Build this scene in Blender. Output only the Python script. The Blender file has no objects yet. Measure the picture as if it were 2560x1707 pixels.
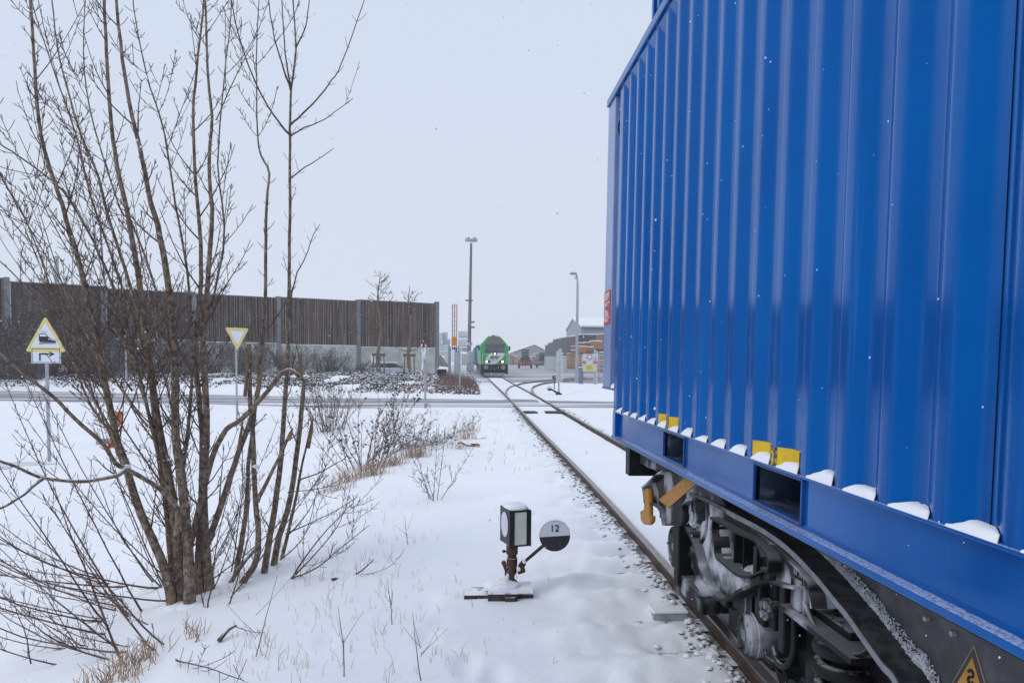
import bpy, math, random
import numpy as np
from mathutils import Vector, Matrix
R = math.radians
random.seed(7)
S = bpy.context.scene
COL = S.collection
# ------------------------------------------------------------------ camera
F = 1850.0                       # focal length in pixels of the 2560 px wide photograph
PITCH, ROLL, EYE = R(-3.2), R(0.5), 1.80
def cam_rot(yaw):
    return Matrix.Rotation(yaw, 3, 'Z') @ Matrix.Rotation(math.pi/2+PITCH, 3, 'X') @ Matrix.Rotation(ROLL, 3, 'Z')
yaw = 0.0
for _ in range(30):
    v = cam_rot(yaw).transposed() @ Vector((0, 1, 0))
    yaw += ((1280 + F*v.x/(-v.z)) - 1161)/F * -1.0
M = cam_rot(yaw)
v = M.transposed() @ Vector((0, 1, 0))
PPY = 897 + F*v.y/(-v.z)
cam = bpy.data.objects.new('camera', bpy.data.cameras.new('camera')); COL.objects.link(cam)
cam.matrix_world = Matrix.Translation((0, 0, EYE)) @ M.to_4x4()
cam.data.sensor_width = 36; cam.data.lens = 36*F/2560
cam.data.shift_y = (PPY-853.5)/2560
cam.data.clip_start = 0.05; cam.data.clip_end = 3000
S.camera = cam
def ray(px, py):
    return M @ Vector(((px-1280)/F, -(py-PPY)/F, -1))
def W(px, py, Y):                # point seen at a pixel, at distance Y down the track
    d = ray(px, py); t = Y/d.y; return Vector((d.x*t, Y, EYE+d.z*t))
def WX(px, py, X):               # point seen at a pixel, on the plane x = X
    d = ray(px, py); t = X/d.x; return Vector((X, d.y*t, EYE+d.z*t))
def WZ(px, py, Z=0.0):           # point seen at a pixel, at height Z
    d = ray(px, py); t = (Z-EYE)/d.z; return Vector((d.x*t, d.y*t, Z))
# ------------------------------------------------------------------ sky and sun
w = bpy.data.worlds.new('World'); S.world = w; w.use_nodes = True
nt = w.node_tree; bg = nt.nodes['Background']
sky = nt.nodes.new('ShaderNodeTexSky'); sky.sky_type = 'NISHITA'; sky.sun_disc = False
sky.sun_elevation = R(46); sky.sun_rotation = R(242); sky.dust_density = 4
mixn = nt.nodes.new('ShaderNodeMix'); mixn.data_type = 'RGBA'; mixn.inputs[0].default_value = 0.94
tc = nt.nodes.new('ShaderNodeTexCoord'); sp = nt.nodes.new('ShaderNodeSeparateXYZ')
rp = nt.nodes.new('ShaderNodeValToRGB')
nt.links.new(tc.outputs['Generated'], sp.inputs[0]); nt.links.new(sp.outputs[2], rp.inputs[0])
rp.color_ramp.elements[0].position = 0.0; rp.color_ramp.elements[0].color = (7.1, 7.7, 8.9, 1)
rp.color_ramp.elements[1].position = 1.0; rp.color_ramp.elements[1].color = (8.3, 9.0, 10.6, 1)
e = rp.color_ramp.elements.new(0.45); e.color = (6.75, 7.6, 9.1, 1)
nt.links.new(sky.outputs[0], mixn.inputs[6]); nt.links.new(rp.outputs[0], mixn.inputs[7])
nt.links.new(mixn.outputs[2], bg.inputs[0]); bg.inputs[1].default_value = 0.1
sl = bpy.data.lights.new('sun', 'SUN'); sl.energy = 0.62; sl.angle = R(25); sl.color = (1, 0.97, 0.93)
so = bpy.data.objects.new('sun', sl); COL.objects.link(so)
so.rotation_euler = (R(44), 0, R(-62))
S.view_settings.view_transform = 'Standard'; S.view_settings.look = 'None'
S.view_settings.exposure = 0.0; S.view_settings.gamma = 1
S.render.engine = 'CYCLES'; S.cycles.volume_bounces = 6; S.cycles.max_bounces = 10
# ------------------------------------------------------------------ helpers
def tag(o, label=None, cat=None, group=None, kind=None):
    if label: o['label'] = label
    if cat: o['category'] = cat
    if group: o['group'] = group
    if kind: o['kind'] = kind
    return o
def thing(name, label, cat, loc=(0, 0, 0), rz=0, group=None):
    o = bpy.data.objects.new(name, None); COL.objects.link(o)
    o.location = loc; o.rotation_euler = (0, 0, rz); o.empty_display_size = 0.1
    return tag(o, label, cat, group)
class MB:
    def __init__(s): s.v = []; s.f = []; s.m = []; s.mi = 0
    def add(s, vs, fs):
        b = len(s.v); s.v += [tuple(p) for p in vs]
        for f in fs: s.f.append(tuple(b+i for i in f)); s.m.append(s.mi)
    def box(s, c, d, rz=0, T=None, taper=1.0):
        x, y, z = d[0]/2, d[1]/2, d[2]/2; vs = []
        for k in (-1, 1):
            t = taper if k > 0 else 1
            for (a, b) in ((-1, -1), (1, -1), (1, 1), (-1, 1)):
                p = Vector((a*x*t, b*y*t, k*z))
                if rz: p.rotate(Matrix.Rotation(rz, 3, 'Z'))
                if T is not None: p = T @ p
                vs.append(p+Vector(c))
        s.add(vs, [(3, 2, 1, 0), (4, 5, 6, 7), (0, 1, 5, 4), (1, 2, 6, 5), (2, 3, 7, 6), (3, 0, 4, 7)])
    def b2(s, x0, x1, y0, y1, z0, z1): s.box(((x0+x1)/2, (y0+y1)/2, (z0+z1)/2), (abs(x1-x0), abs(y1-y0), abs(z1-z0)))
    def tube(s, pts, rad, n=6, cap=True):
        pts = [Vector(p) for p in pts]
        if not hasattr(rad, '__len__'): rad = [rad]*len(pts)
        d0 = (pts[1]-pts[0]).normalized(); up = Vector((0, 0, 1)) if abs(d0.z) < .9 else Vector((1, 0, 0))
        u = d0.cross(up).normalized(); vs = []; L = len(pts)
        for i, p in enumerate(pts):
            d = (pts[min(i+1, L-1)]-pts[max(i-1, 0)])
            if d.length < 1e-9: d = d0
            d.normalize(); u = (u-d*u.dot(d)).normalized(); wv = d.cross(u)
            for k in range(n):
                a = 2*math.pi*k/n; vs.append(p+(u*math.cos(a)+wv*math.sin(a))*rad[i])
        fs = []
        for i in range(L-1):
            for k in range(n): fs.append((i*n+k, i*n+(k+1) % n, (i+1)*n+(k+1) % n, (i+1)*n+k))
        if cap: fs.append(tuple(range(n))[::-1]); fs.append(tuple((L-1)*n+k for k in range(n)))
        s.add(vs, fs)
    def cyl(s, a, b, r, n=16, r2=None): s.tube([a, b], [r, r if r2 is None else r2], n)
    def prism(s, poly, axis, a, b):     # poly: 2-d points, extruded along axis from a to b
        n = len(poly); vs = []
        for t in (a, b):
            for (p, q) in poly:
                vs.append({'x': (t, p, q), 'y': (p, t, q), 'z': (p, q, t)}[axis])
        fs = [tuple(range(n))[::-1], tuple(range(n, 2*n))]
        for i in range(n): j = (i+1) % n; fs.append((i, j, n+j, n+i))
        s.add(vs, fs)
    def ball(s, c, r, n=8, m=5, sq=(1, 1, 1), jit=0, half=False):
        vs = []; c = Vector(c)
        for i in range(m+1):
            th = math.pi*i/m*(0.5 if half else 1)
            for k in range(n):
                a = 2*math.pi*k/n; q = 1+random.uniform(-jit, jit)
                vs.append(c+Vector((math.sin(th)*math.cos(a)*sq[0], math.sin(th)*math.sin(a)*sq[1], math.cos(th)*sq[2]))*r*q)
        fs = []
        for i in range(m):
            for k in range(n): fs.append((i*n+k, (i+1)*n+k, (i+1)*n+(k+1) % n, i*n+(k+1) % n))
        s.add(vs, fs)
    def torus(s, c, R0, r, axis='x', n=24, m=8, a0=0, a1=2*math.pi):
        pts = []
        for i in range(n+1):
            a = a0+(a1-a0)*i/n; p, q = math.cos(a)*R0, math.sin(a)*R0
            pts.append(Vector(c)+Vector({'x': (0, p, q), 'y': (p, 0, q), 'z': (p, q, 0)}[axis]))
        s.tube(pts, r, m)
    def build(s, name, mats, parent=None, local=False, bevel=0, smooth=False, seg=2):
        off = Vector((0, 0, 0))
        if parent and not local:
            p = parent
            while p: off += p.location; p = p.parent
        me = bpy.data.meshes.new(name)
        me.from_pydata([(a-off.x, b-off.y, c-off.z) for a, b, c in s.v] if off.length else s.v, [], s.f)
        mats = mats if isinstance(mats, (list, tuple)) else [mats]
        for mt in mats: me.materials.append(mt)
        me.polygons.foreach_set('material_index', s.m)
        if smooth: me.polygons.foreach_set('use_smooth', [True]*len(me.polygons))
        me.update()
        o = bpy.data.objects.new(name, me); COL.objects.link(o)
        if parent: o.parent = parent
        if bevel:
            b = o.modifiers.new('b', 'BEVEL'); b.width = bevel; b.segments = seg; b.limit_method = 'ANGLE'; b.angle_limit = R(35)
        return o
def one(name, mats, parent=None, **k):
    pass
# ------------------------------------------------------------------ materials
class NT:
    def __init__(s, name):
        s.mat = bpy.data.materials.new(name); s.mat.use_nodes = True
        s.t = s.mat.node_tree; s.b = s.t.nodes['Principled BSDF']
        s.co = s.t.nodes.new('ShaderNodeTexCoord').outputs['Object']
    def n(s, t, **kw):
        nd = s.t.nodes.new(t)
        for k, v in kw.items(): setattr(nd, k, v)
        return nd
    def l(s, a, b): s.t.links.new(a, b)
    def map(s, sc, co=None):
        m = s.n('ShaderNodeMapping'); m.inputs['Scale'].default_value = sc; s.l(co or s.co, m.inputs[0]); return m.outputs[0]
    def noise(s, scale, det=4, co=None, rough=.55):
        nd = s.n('ShaderNodeTexNoise'); nd.inputs['Scale'].default_value = scale; nd.inputs['Detail'].default_value = det
        nd.inputs['Roughness'].default_value = rough
        s.l(co or s.co, nd.inputs['Vector']); return nd.outputs[0]
    def rng(s, x, a, b, c=0., d=1.):
        nd = s.n('ShaderNodeMapRange'); nd.interpolation_type = 'SMOOTHSTEP'
        s.l(x, nd.inputs[0])
        for i, q in enumerate((a, b, c, d)): nd.inputs[i+1].default_value = q
        return nd.outputs[0]
    def math(s, op, a, b=None):
        nd = s.n('ShaderNodeMath', operation=op)
        for i, q in enumerate((a, b)):
            if q is None: continue
            if isinstance(q, (int, float)): nd.inputs[i].default_value = q
            else: s.l(q, nd.inputs[i])
        return nd.outputs[0]
    def mix(s, f, a, b):
        nd = s.n('ShaderNodeMix', data_type='RGBA')
        if isinstance(f, (int, float)): nd.inputs[0].default_value = f
        else: s.l(f, nd.inputs[0])
        for i, q in ((6, a), (7, b)):
            if isinstance(q, tuple): nd.inputs[i].default_value = (*q[:3], 1)
            else: s.l(q, nd.inputs[i])
        return nd.outputs[2]
    def bump(s, h, st=.3, dist=.01):
        nd = s.n('ShaderNodeBump'); nd.inputs['Strength'].default_value = st; nd.inputs['Distance'].default_value = dist
        s.l(h, nd.inputs['Height']); s.l(nd.outputs[0], s.b.inputs['Normal'])
    def nz(s):
        g = s.n('ShaderNodeNewGeometry'); x = s.n('ShaderNodeSeparateXYZ'); s.l(g.outputs['Normal'], x.inputs[0]); return x.outputs[2]
    def col(s, c):
        if isinstance(c, tuple): s.b.inputs['Base Color'].default_value = (*c[:3], 1)
        else: s.l(c, s.b.inputs['Base Color'])
    def rough(s, r): 
        if isinstance(r, (int, float)): s.b.inputs['Roughness'].default_value = r
        else: s.l(r, s.b.inputs['Roughness'])
    def set(s, k, v): s.b.inputs[k].default_value = v
SNOWC = (.85, .87, .90)
MC = {}
def mat(name, c1, c2=None, scale=6, rough=.6, snow=None, metal=0, bump=0, stretch=None, spec=None, det=5, dirt=None, thr=(.42, .62)):
    """two-tone noise material; snow = (normal z from, to, noise scale, amount) puts settled snow on upward faces"""
    if name in MC: return MC[name]
    k = NT(name); co = k.map(stretch) if stretch else None
    c = c1
    nz = k.noise(scale, det, co)
    if c2 is not None: c = k.mix(k.rng(nz, *thr), c1, c2)
    if dirt: c = k.mix(k.math('MULTIPLY', k.rng(k.noise(dirt[1], 6), *dirt[2]), dirt[3]), c, dirt[0])
    if snow:
        s = k.rng(k.nz(), snow[0], snow[1]); q = k.rng(k.noise(snow[2], 5), .38, .52)
        c = k.mix(k.math('MULTIPLY', k.math('MULTIPLY', s, q), snow[3]), c, SNOWC)
    k.col(c); k.rough(rough); k.set('Metallic', metal)
    if spec is not None: k.set('Specular IOR Level', spec)
    if bump: k.bump(k.noise(scale*3, 5, co), bump, .02)
    MC[name] = k.mat; return k.mat
def emit(name, c, st):
    k = NT(name); k.col(c); k.set('Emission Color', (*c, 1)); k.set('Emission Strength', st); return k.mat
def snowmat(name='snow', big=True):
    k = NT(name)
    c = k.mix(k.rng(k.noise(3.0, 6), .35, .7), (.84, .86, .895), (.88, .895, .92)); k.col(c); k.rough(.75); k.set('Specular IOR Level', .25)
    h = k.math('ADD', k.math('MULTIPLY', k.noise(9, 5), 1.0), k.math('MULTIPLY', k.noise(120, 4), .12))
    k.bump(h, .35, .03); return k.mat
M_snow = snowmat()
M_blue = None
def bluepaint():
    k = NT('blue_paint')
    c = k.mix(k.rng(k.noise(1.2, 5), .35, .7), (.0, .072, .30), (.0, .090, .345))
    st = k.rng(k.noise(1.0, 6, k.map((30, 30, .7))), .60, .74); c = k.mix(k.math('MULTIPLY', st, .16), c, (.10, .22, .45))
    fr = k.math('MULTIPLY', k.rng(k.noise(260, 3), .66, .75), k.rng(k.noise(4, 5), .45, .7))
    c = k.mix(k.math('MULTIPLY', fr, .35), c, (.55, .65, .85))
    z = k.rng(k.nz(), .5, .9); c = k.mix(k.math('MULTIPLY', z, k.rng(k.noise(90, 4), .35, .6, .25, .85)), c, (.62, .70, .86))
    k.col(c); k.rough(k.rng(k.noise(5, 4), .3, .7, .09, .15)); k.set('IOR', 1.85); k.set('Specular IOR Level', .5); k.b.inputs['Specular Tint'].default_value = (.02, .28, .75, 1)
    k.bump(k.noise(2.2, 3), .06, .02); return k.mat
M_blue = bluepaint()
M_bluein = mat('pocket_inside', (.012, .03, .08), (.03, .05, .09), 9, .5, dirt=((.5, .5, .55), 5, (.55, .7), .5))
M_yellow = mat('yellow_paint', (.72, .47, .0), (.62, .40, .01), 14, .5, dirt=((.03, .03, .04), 30, (.66, .7), .9))
def frosted(name, base, amt=.6, sc=2.6, spec=.5, th=(.50, .62)):
    k = NT(name)
    q = k.math('MULTIPLY', k.rng(k.noise(sc, 3), *th), k.rng(k.noise(330, 2), .25, .62, .35, 1.))
    z = k.rng(k.nz(), .25, .8)
    f = k.math('MINIMUM', k.math('ADD', k.math('MULTIPLY', q, amt), k.math('MULTIPLY', z, .22)), .95)
    c = k.mix(k.rng(k.noise(12, 5), .4, .7), base, tuple(min(1, x*1.6+.003) for x in base))
    k.col(k.mix(f, c, (.66, .68, .74))); k.rough(.55); k.set('Specular IOR Level', spec); k.bump(k.noise(60, 4), .25, .005); return k.mat
M_dark = frosted('bogie_steel', (.005, .005, .0062), .62, 2.6, .2)
M_dark2 = mat('black_steel', (.006, .006, .008), (.014, .014, .016), 10, .5, snow=(.7, .98, 30, .35), spec=.2)
M_frame = frosted('side_frame_frosted', (.012, .012, .014), .95, 3.2, .25, (.40, .58))
M_boss = frosted('boss_frosted', (.03, .03, .035), .8, 9)
M_sill = frosted('sill_grey', (.05, .05, .055), .28, 1.5)
M_edge = mat('sill_edge', (.17, .19, .21), (.12, .13, .15), 14, .5)
M_gold = mat('ochre_paint', (.42, .19, .012), (.30, .13, .01), 20, .55)
M_rail = mat('rust_rail', (.055, .034, .026), (.11, .075, .055), 14, .6, stretch=(3, .5, 3), snow=(.5, .9, 25, .3))
M_railtop = mat('rail_head', (.20, .17, .155), (.33, .31, .31), 40, .34, metal=.5, stretch=(3, .3, 3))
M_wood = mat('sleeper_wood', (.035, .026, .022), (.07, .055, .045), 22, .8, stretch=(1, 4, 1), snow=(.5, .9, 8, 1))
M_stone = mat('ballast_stone', (.05, .045, .045), (.13, .115, .11), 30, .8, snow=(.15, .5, 8, 1))
M_rust = mat('rusted_iron', (.05, .02, .014), (.11, .045, .028), 30, .75, snow=(.75, .95, 14, .9), bump=.3)
M_blk = mat('black_enamel', (.012, .012, .015), (.02, .02, .024), 30, .4, dirt=((.6, .62, .66), 120, (.72, .76), .6))
M_lens = mat('lantern_glass', (.70, .73, .62), (.63, .66, .56), 9, .35)
M_white = mat('white_enamel', (.66, .68, .74), (.60, .62, .68), 8, .4)
M_text = mat('lettering_black', (.01, .01, .012), None, rough=.5)
M_galv = mat('galvanised_steel', (.30, .33, .37), (.40, .43, .47), 9, .5, metal=.2)
M_bark = mat('bark_stem', (.11, .078, .055), (.31, .24, .175), 26, .9, stretch=(1, 1, .8), snow=(.5, .85, 6, .95), dirt=((.50, .50, .50), 34, (.645, .67), .9), bump=.7, thr=(.36, .66), det=8, spec=.2)
M_twig = mat('bark_twig', (.085, .045, .036), (.14, .085, .068), 9, .8, snow=(.70, .95, 5, .75))
M_twigred = mat('bark_shoot', (.075, .030, .032), (.09, .045, .04), 9, .75)
M_split = mat('split_wood', (.26, .16, .09), (.14, .085, .055), 30, .8, stretch=(3, 3, .4))
M_grass = mat('dry_grass', (.42, .30, .19), (.24, .15, .10), 9, .9)
M_red = mat('red_paint', (.55, .03, .02), None, rough=.5)
M_signyel = mat('sign_yellow', (.74, .62, .25), (.68, .56, .24), 9, .5)
M_signwht = mat('sign_white', (.72, .76, .83), None, rough=.5)
M_glass = mat('dark_glass', (.012, .016, .02), None, rough=.12)
# ------------------------------------------------------------------ terrain
CY = [-20, 2, 4, 8.6, 11, 20, 36, 75, 400]; CX = [2.1, 2.44, 2.49, 2.60, 2.64, 2.70, 2.86, 3.04, 4.4]
def tc_x(y): return float(np.interp(y, CY, CX))
rngs = np.random.RandomState(3); LAT = rngs.rand(256, 256)
def vn(x, y, s, ox=0, oy=0):
    x = x/s+ox+1000; y = y/s+oy+1000
    xi = np.floor(x).astype(int); yi = np.floor(y).astype(int); fx = x-xi; fy = y-yi
    fx = fx*fx*(3-2*fx); fy = fy*fy*(3-2*fy)
    g = lambda a, b: LAT[a % 256, b % 256]
    return (g(xi, yi)*(1-fx)+g(xi+1, yi)*fx)*(1-fy)+(g(xi, yi+1)*(1-fx)+g(xi+1, yi+1)*fx)*fy-.5
def ss(x, a, b):
    t = np.clip((x-a)/(b-a), 0, 1); return t*t*(3-2*t)
PRINTS = [(WZ(a, b, -.12), r) for a, b, r in ((1076, 1405, .4), (1068, 1597, 1), (1076, 1516, .7), (1166, 1673, 1.2), (1100, 1560, .5), (1130, 1450, .4), (1240, 1700, 1), (1050, 1340, .8), (1010, 1290, .6), (820, 1600, .8))]
LAN = W(1280, 1487, 5.75)        # foot of the switch lantern
LAN.z = -.12; LZ = W(1160, 1220+1345/4.9, 5.65).z
def H(x, y):
    x = np.asarray(x, float); y = np.asarray(y, float)
    c = np.interp(y, CY, CX); d = x-c
    edge = np.interp(y, [0, 6, 11, 17, 25, 60], [-.9, -1.15, -1.3, -.5, -1.0, -1.0])
    fall = ss(edge-x, -.3, 4.2)*np.interp(y, [0, 22, 31, 400], [.82, .82, .02, .0])
    h = -.115-fall
    fl_ = 1-.85*ss(y, 25, 28)*(1-ss(y, 36, 60)*.0)
    h = h+(.05*vn(x, y, 2.7)+.028*vn(x, y, .9, 7)+.012*vn(x, y, .33, 3)+.004*vn(x, y, .11))*fl_
    # road level and beyond
    # ballast shoulders
    near = 1-ss(y, 26, 30)
    for sgn in (-1, 1):
        q = sgn*d
        m = ss(q, .80, .95)*(1-ss(q, 1.45, 1.95+.4))*near
        mound = .5+.5*np.cos(2*np.pi*(y-4.0)/.6)
        h = h+m*(.075*(1-mound)-.085*mound**2*(1-ss(q, 1.0, 1.4))+.05*vn(x, y, .16, 2)+.05*vn(x, y, .3, 9)+.02*vn(x, y, .07, 5))
    ins = (1-ss(np.abs(d), .60, .70))
    h = np.where(np.abs(d) < .72, -.075+.02*vn(x, y, .5)+.012*vn(x, y, .13)*near, h)
    h = h-.10*np.exp(-((np.abs(d)-.75)/.055)**2)*near
    # cable ridge from the lantern to the rail
    yr = 5.62+.05*vn(x, y, .8)
    h = h+.06*ss(x, .45, .8)*(1-ss(x, 1.55, 1.8))*ss(y, yr-.05, yr+.02)*(1-ss(y, yr+.2, yr+.7))
    h = h+.05*np.exp(-(((x-LAN.x-.12)/.28)**2+((y-LAN.y-.1)/.2)**2))
    h = h-.02*np.exp(-(((x-LAN.x+.25)/.28)**2+((y-LAN.y+.13)/.07)**2))
    wl = ss(x, LAN.x-.75, LAN.x-.5)*(1-ss(x, LAN.x+.25, LAN.x+.5))*ss(y, LAN.y-.6, LAN.y-.25)*(1-ss(y, LAN.y+.1, LAN.y+.4))
    h = h*(1-wl)+(LZ-.024+.008*vn(x, y, .2))*wl
    for p, r in PRINTS:
        e1 = ((x-p.x)/.07)**2+((y-p.y)/.16)**2
        h = h-.022*r*np.exp(-e1**1.5)+.004*r*np.exp(-((np.sqrt(e1)-1.7)/.4)**2)
    # planted bank beyond the road
    bk = ss(y, np.interp(x, [-40, -20, 1], [43.5, 42, 38.5]), np.interp(x, [-40, -20, 1], [46, 44.5, 42]))*(1-ss(y, 56, 59))*(1-ss(x, -2.6, 1.1))
    h = h+bk*(np.interp(y, [40, 56], [.34, .80])+.18*vn(x, y, 2.2)+.10*vn(x, y, .6))
    # low mounds right of the road
    h = h+.30*ss(y, 35, 39)*(1-ss(y, 50, 56))*ss(x, 5.5, 7.5)*(1-ss(x, 14, 18))*(.8+.7*vn(x, y, 3))
    h = h+.35*ss(x, 4.3, 7)*(1-ss(y, 12, 26))*.0
    h = np.where(y > 60, np.minimum(h, -.05), h)
    return h
def Hz(x, y): return float(H(np.array([x]), np.array([y]))[0])
def lines(segs):
    out = []
    for a, b, s0, s1 in segs:
        t = a; 
        while t < b: out.append(t); t += s0+(s1-s0)*(t-a)/(b-a)
    return out
xs = lines([(-900, -60, 80, 60), (-60, -12, 2, .5), (-12, -4, .4, .07), (-4, 3.6, .035, .04), (3.6, 9, .06, .5), (9, 40, .6, 3), (40, 900, 20, 90)])+[900]
ys = lines([(-12, 2.4, .8, .2), (2.4, 9, .04, .045), (9, 30, .05, .22), (30, 62, .25, .5), (62, 130, 1.5, 6), (130, 2400, 10, 250)])+[2400]
xa, ya = np.array(xs), np.array(ys)
X, Y = np.meshgrid(xa, ya); Z = H(X, Y)
nx, ny = len(xa), len(ya)
me = bpy.data.meshes.new('snow_ground')
idx = np.arange(nx*ny).reshape(ny, nx)
fc = np.stack([idx[:-1, :-1], idx[:-1, 1:], idx[1:, 1:], idx[1:, :-1]], -1).reshape(-1, 4)
me.vertices.add(nx*ny); me.vertices.foreach_set('co', np.stack([X, Y, Z], -1).reshape(-1))
me.loops.add(fc.size); me.loops.foreach_set('vertex_index', fc.reshape(-1))
me.polygons.add(len(fc)); me.polygons.foreach_set('loop_start', np.arange(len(fc))*4); me.polygons.foreach_set('loop_total', np.full(len(fc), 4))
me.polygons.foreach_set('use_smooth', [True]*len(fc)); me.update(); me.validate()
def groundmat():
    k = NT('snow_ground')
    c = k.mix(k.rng(k.noise(.8, 6), .35, .7), (.84, .86, .895), (.88, .895, .92))
    # leaf litter and gravel specks poking through
    sp = k.math('MULTIPLY', k.rng(k.noise(55, 3), .68, .71), k.rng(k.noise(1.6, 4), .52, .62))
    c = k.mix(k.math('MULTIPLY', sp, .75), c, (.10, .085, .08))
    k.col(c); k.rough(.8); k.set('Specular IOR Level', .2)
    h = k.math('ADD', k.noise(14, 6), k.math('MULTIPLY', k.noise(160, 3), .10)); k.bump(h, .22, .03); return k.mat
me.materials.append(groundmat())
ground = bpy.data.objects.new('snow_ground', me); COL.objects.link(ground); tag(ground, kind='structure')
def strip(name, left, right, n, m, zf, material):
    """sheet between two polylines"""
    mb = MB(); L = np.array(left, float); Rr = np.array(right, float)
    def samp(P, t):
        s = np.linspace(0, 1, len(P)); return np.array([np.interp(t, s, P[:, i]) for i in range(2)])
    for i in range(n+1):
        a, b = samp(L, i/n), samp(Rr, i/n)
        for j in range(m+1):
            p = a+(b-a)*j/m; mb.v.append((p[0], p[1], zf(p[0], p[1])))
    for i in range(n):
        for j in range(m): a = i*(m+1)+j; mb.f.append((a, a+1, a+m+2, a+m+1)); mb.m.append(0)
    o = mb.build(name, material, smooth=True); return tag(o, kind='structure')
def slush(name, ang, dark, mid, amt=1.0, sc=1.0):
    k = NT(name)
    m = k.n('ShaderNodeMapping'); m.inputs['Rotation'].default_value = (0, 0, ang); m.inputs['Scale'].default_value = (.06*sc, 1.1*sc, 1); k.l(k.co, m.inputs[0])
    a = k.noise(1.0, 6, m.outputs[0]); m2 = k.n('ShaderNodeMapping'); m2.inputs['Rotation'].default_value = (0, 0, ang); m2.inputs['Scale'].default_value = (.4*sc, 3*sc, 1); k.l(k.co, m2.inputs[0])
    b = k.noise(1.0, 6, m2.outputs[0])
    c = k.mix(k.rng(b, .35, .65), dark, mid)
    c = k.mix(k.math('MULTIPLY', k.rng(a, .46, .62), amt), c, (.72, .74, .80))
    k.col(c); k.rough(.55); k.bump(k.noise(5, 5), .3, .03); return k.mat
M_slush = slush('road_slush', R(6), (.15, .145, .15), (.29, .28, .29), .95)
M_yard = slush('yard_slush', R(-8), (.20, .20, .215), (.36, .36, .39), .8, .25)
road = strip('road', [(-70, 41), (-20.5, 32.8), (-2.5, 29.6), (5.9, 29.4), (40, 30.5)], [(-70, 54), (-26.8, 42), (-3.3, 35.6), (6.7, 33.6), (40, 34.5)], 80, 6,
             lambda x, y: Hz(x, y)+.014, M_slush)
yard = strip('yard_pavement', [(3.6, 62), (30, 58), (60, 58)], [(5.5, 240), (30, 240), (60, 240)], 20, 60, lambda x, y: -.085, M_yard)
yard2 = strip('loading_road', [(-1.5, 60), (-4, 240)], [(3.6, 60.5), (5.4, 240)], 30, 10, lambda x, y: -.09, slush('lane_slush', R(80), (.35, .35, .38), (.5, .5, .55), 1, .5))
sroad = strip('side_road', [(-40, 21.5), (-14, 20.0), (-11.5, 19.6), (-10.2, 19.2)], [(-40, 17), (-13, 17.6), (-11.2, 18.4), (-10, 19.0)], 40, 8, lambda x, y: Hz(x, y)+.006, slush('side_slush', R(14), (.55, .55, .58), (.72, .73, .77), 1.0, .8))
# ------------------------------------------------------------------ tracks
RP = [(-.075, -.172), (.075, -.172), (.075, -.158), (.012, -.13), (.010, -.045), (.036, -.035), (.036, -.006), (.028, 0), (-.028, 0), (-.036, -.006), (-.036, -.035), (-.010, -.045), (-.012, -.13), (-.075, -.158)]
def rail(path, name, parent, dz=0):
    mb = MB(); n = len(RP); P = [Vector((*p, 0)) for p in path]
    for i, p in enumerate(P):
        d = (P[min(i+1, len(P)-1)]-P[max(i-1, 0)]).normalized(); s = Vector((d.y, -d.x, 0))
        for a, b in RP: mb.v.append(tuple(p+s*a+Vector((0, 0, b+dz))))
    for i in range(len(P)-1):
        for k in range(n):
            j = (k+1) % n; mb.f.append((i*n+k, (i+1)*n+k, (i+1)*n+j, i*n+j)); mb.m.append(1 if k in (6, 7, 8) else 0)
    return mb.build(name, [M_rail, M_railtop], parent)
trk = thing('railway_track', 'main railway track running past the lantern and under the blue wagon to the green locomotive', 'railway track', (tc_x(4), 4, -.17))
yy = lines([(-6, 12, .5, .5), (12, 90, 1, 3), (90, 300, 8, 12)])+[300]
for sg in (-1, 1): rail([(tc_x(y)+sg*.752, y) for y in yy], 'rail', trk)
y = 2.2; sl0 = None
while y < 29:
    c = tc_x(y)
    m = MB(); m.box((0, 0, -.02), (2.6, .25, .16))
    FS = []
    if y < 12:
        for sg in (-1, 1):
            f = MB(); FS.append(f)
            for q in (-1, 1):
                px = sg*.752+q*.125
                f.cyl((px, 0, .06), (px, 0, .125), .017, 6); f.cyl((px, 0, .06), (px, 0, .075), .032, 8)
                f.box((px-q*.03, 0, .075), (.09, .11, .018)); f.mi = 1
                f.ball((px, 0, .122), .034, 8, 4, (1, 1, .75), .12, half=True); f.mi = 0
            f.box((sg*.752, 0, .064), (.36, .16, .012))
    o = m.build('sleeper', M_wood, trk, local=True)
    o.location = (c-trk.location.x, y-4, -.010)
    if y < 12:
        for f in FS: q = f.build('rail_fastening', [M_rust, M_snow], o, local=True); q.location = (0, 0, -.042)
    y += .6
def bez(pts, n):
    P = np.array(pts, float); t = np.linspace(0, 1, len(P)); tt = np.linspace(0, 1, n)
    # catmull-rom
    out = []
    for u in tt:
        f = u*(len(P)-1); i = min(int(f), len(P)-2); f -= i
        p0, p1, p2, p3 = P[max(i-1, 0)], P[i], P[i+1], P[min(i+2, len(P)-1)]
        out.append(tuple(.5*((2*p1)+(-p0+p2)*f+(2*p0-5*p1+4*p2-p3)*f*f+(-p0+3*p1-3*p2+p3)*f**3)))
    return out
br = thing('railway_track', 'branch track curving off to the right beyond the road crossing', 'railway track', (5.3, 55, -.17))
rail(bez([(2.16, 38), (2.45, 43), (3.05, 49), (3.9, 54), (4.9, 58.5), (8, 67), (13, 77)], 40), 'rail', br, .004)
rail(bez([(3.62, 37), (3.95, 43), (4.55, 49), (5.35, 53.5), (6.3, 57.5), (9.4, 66), (14.3, 76)], 40), 'rail', br, .004)
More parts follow.
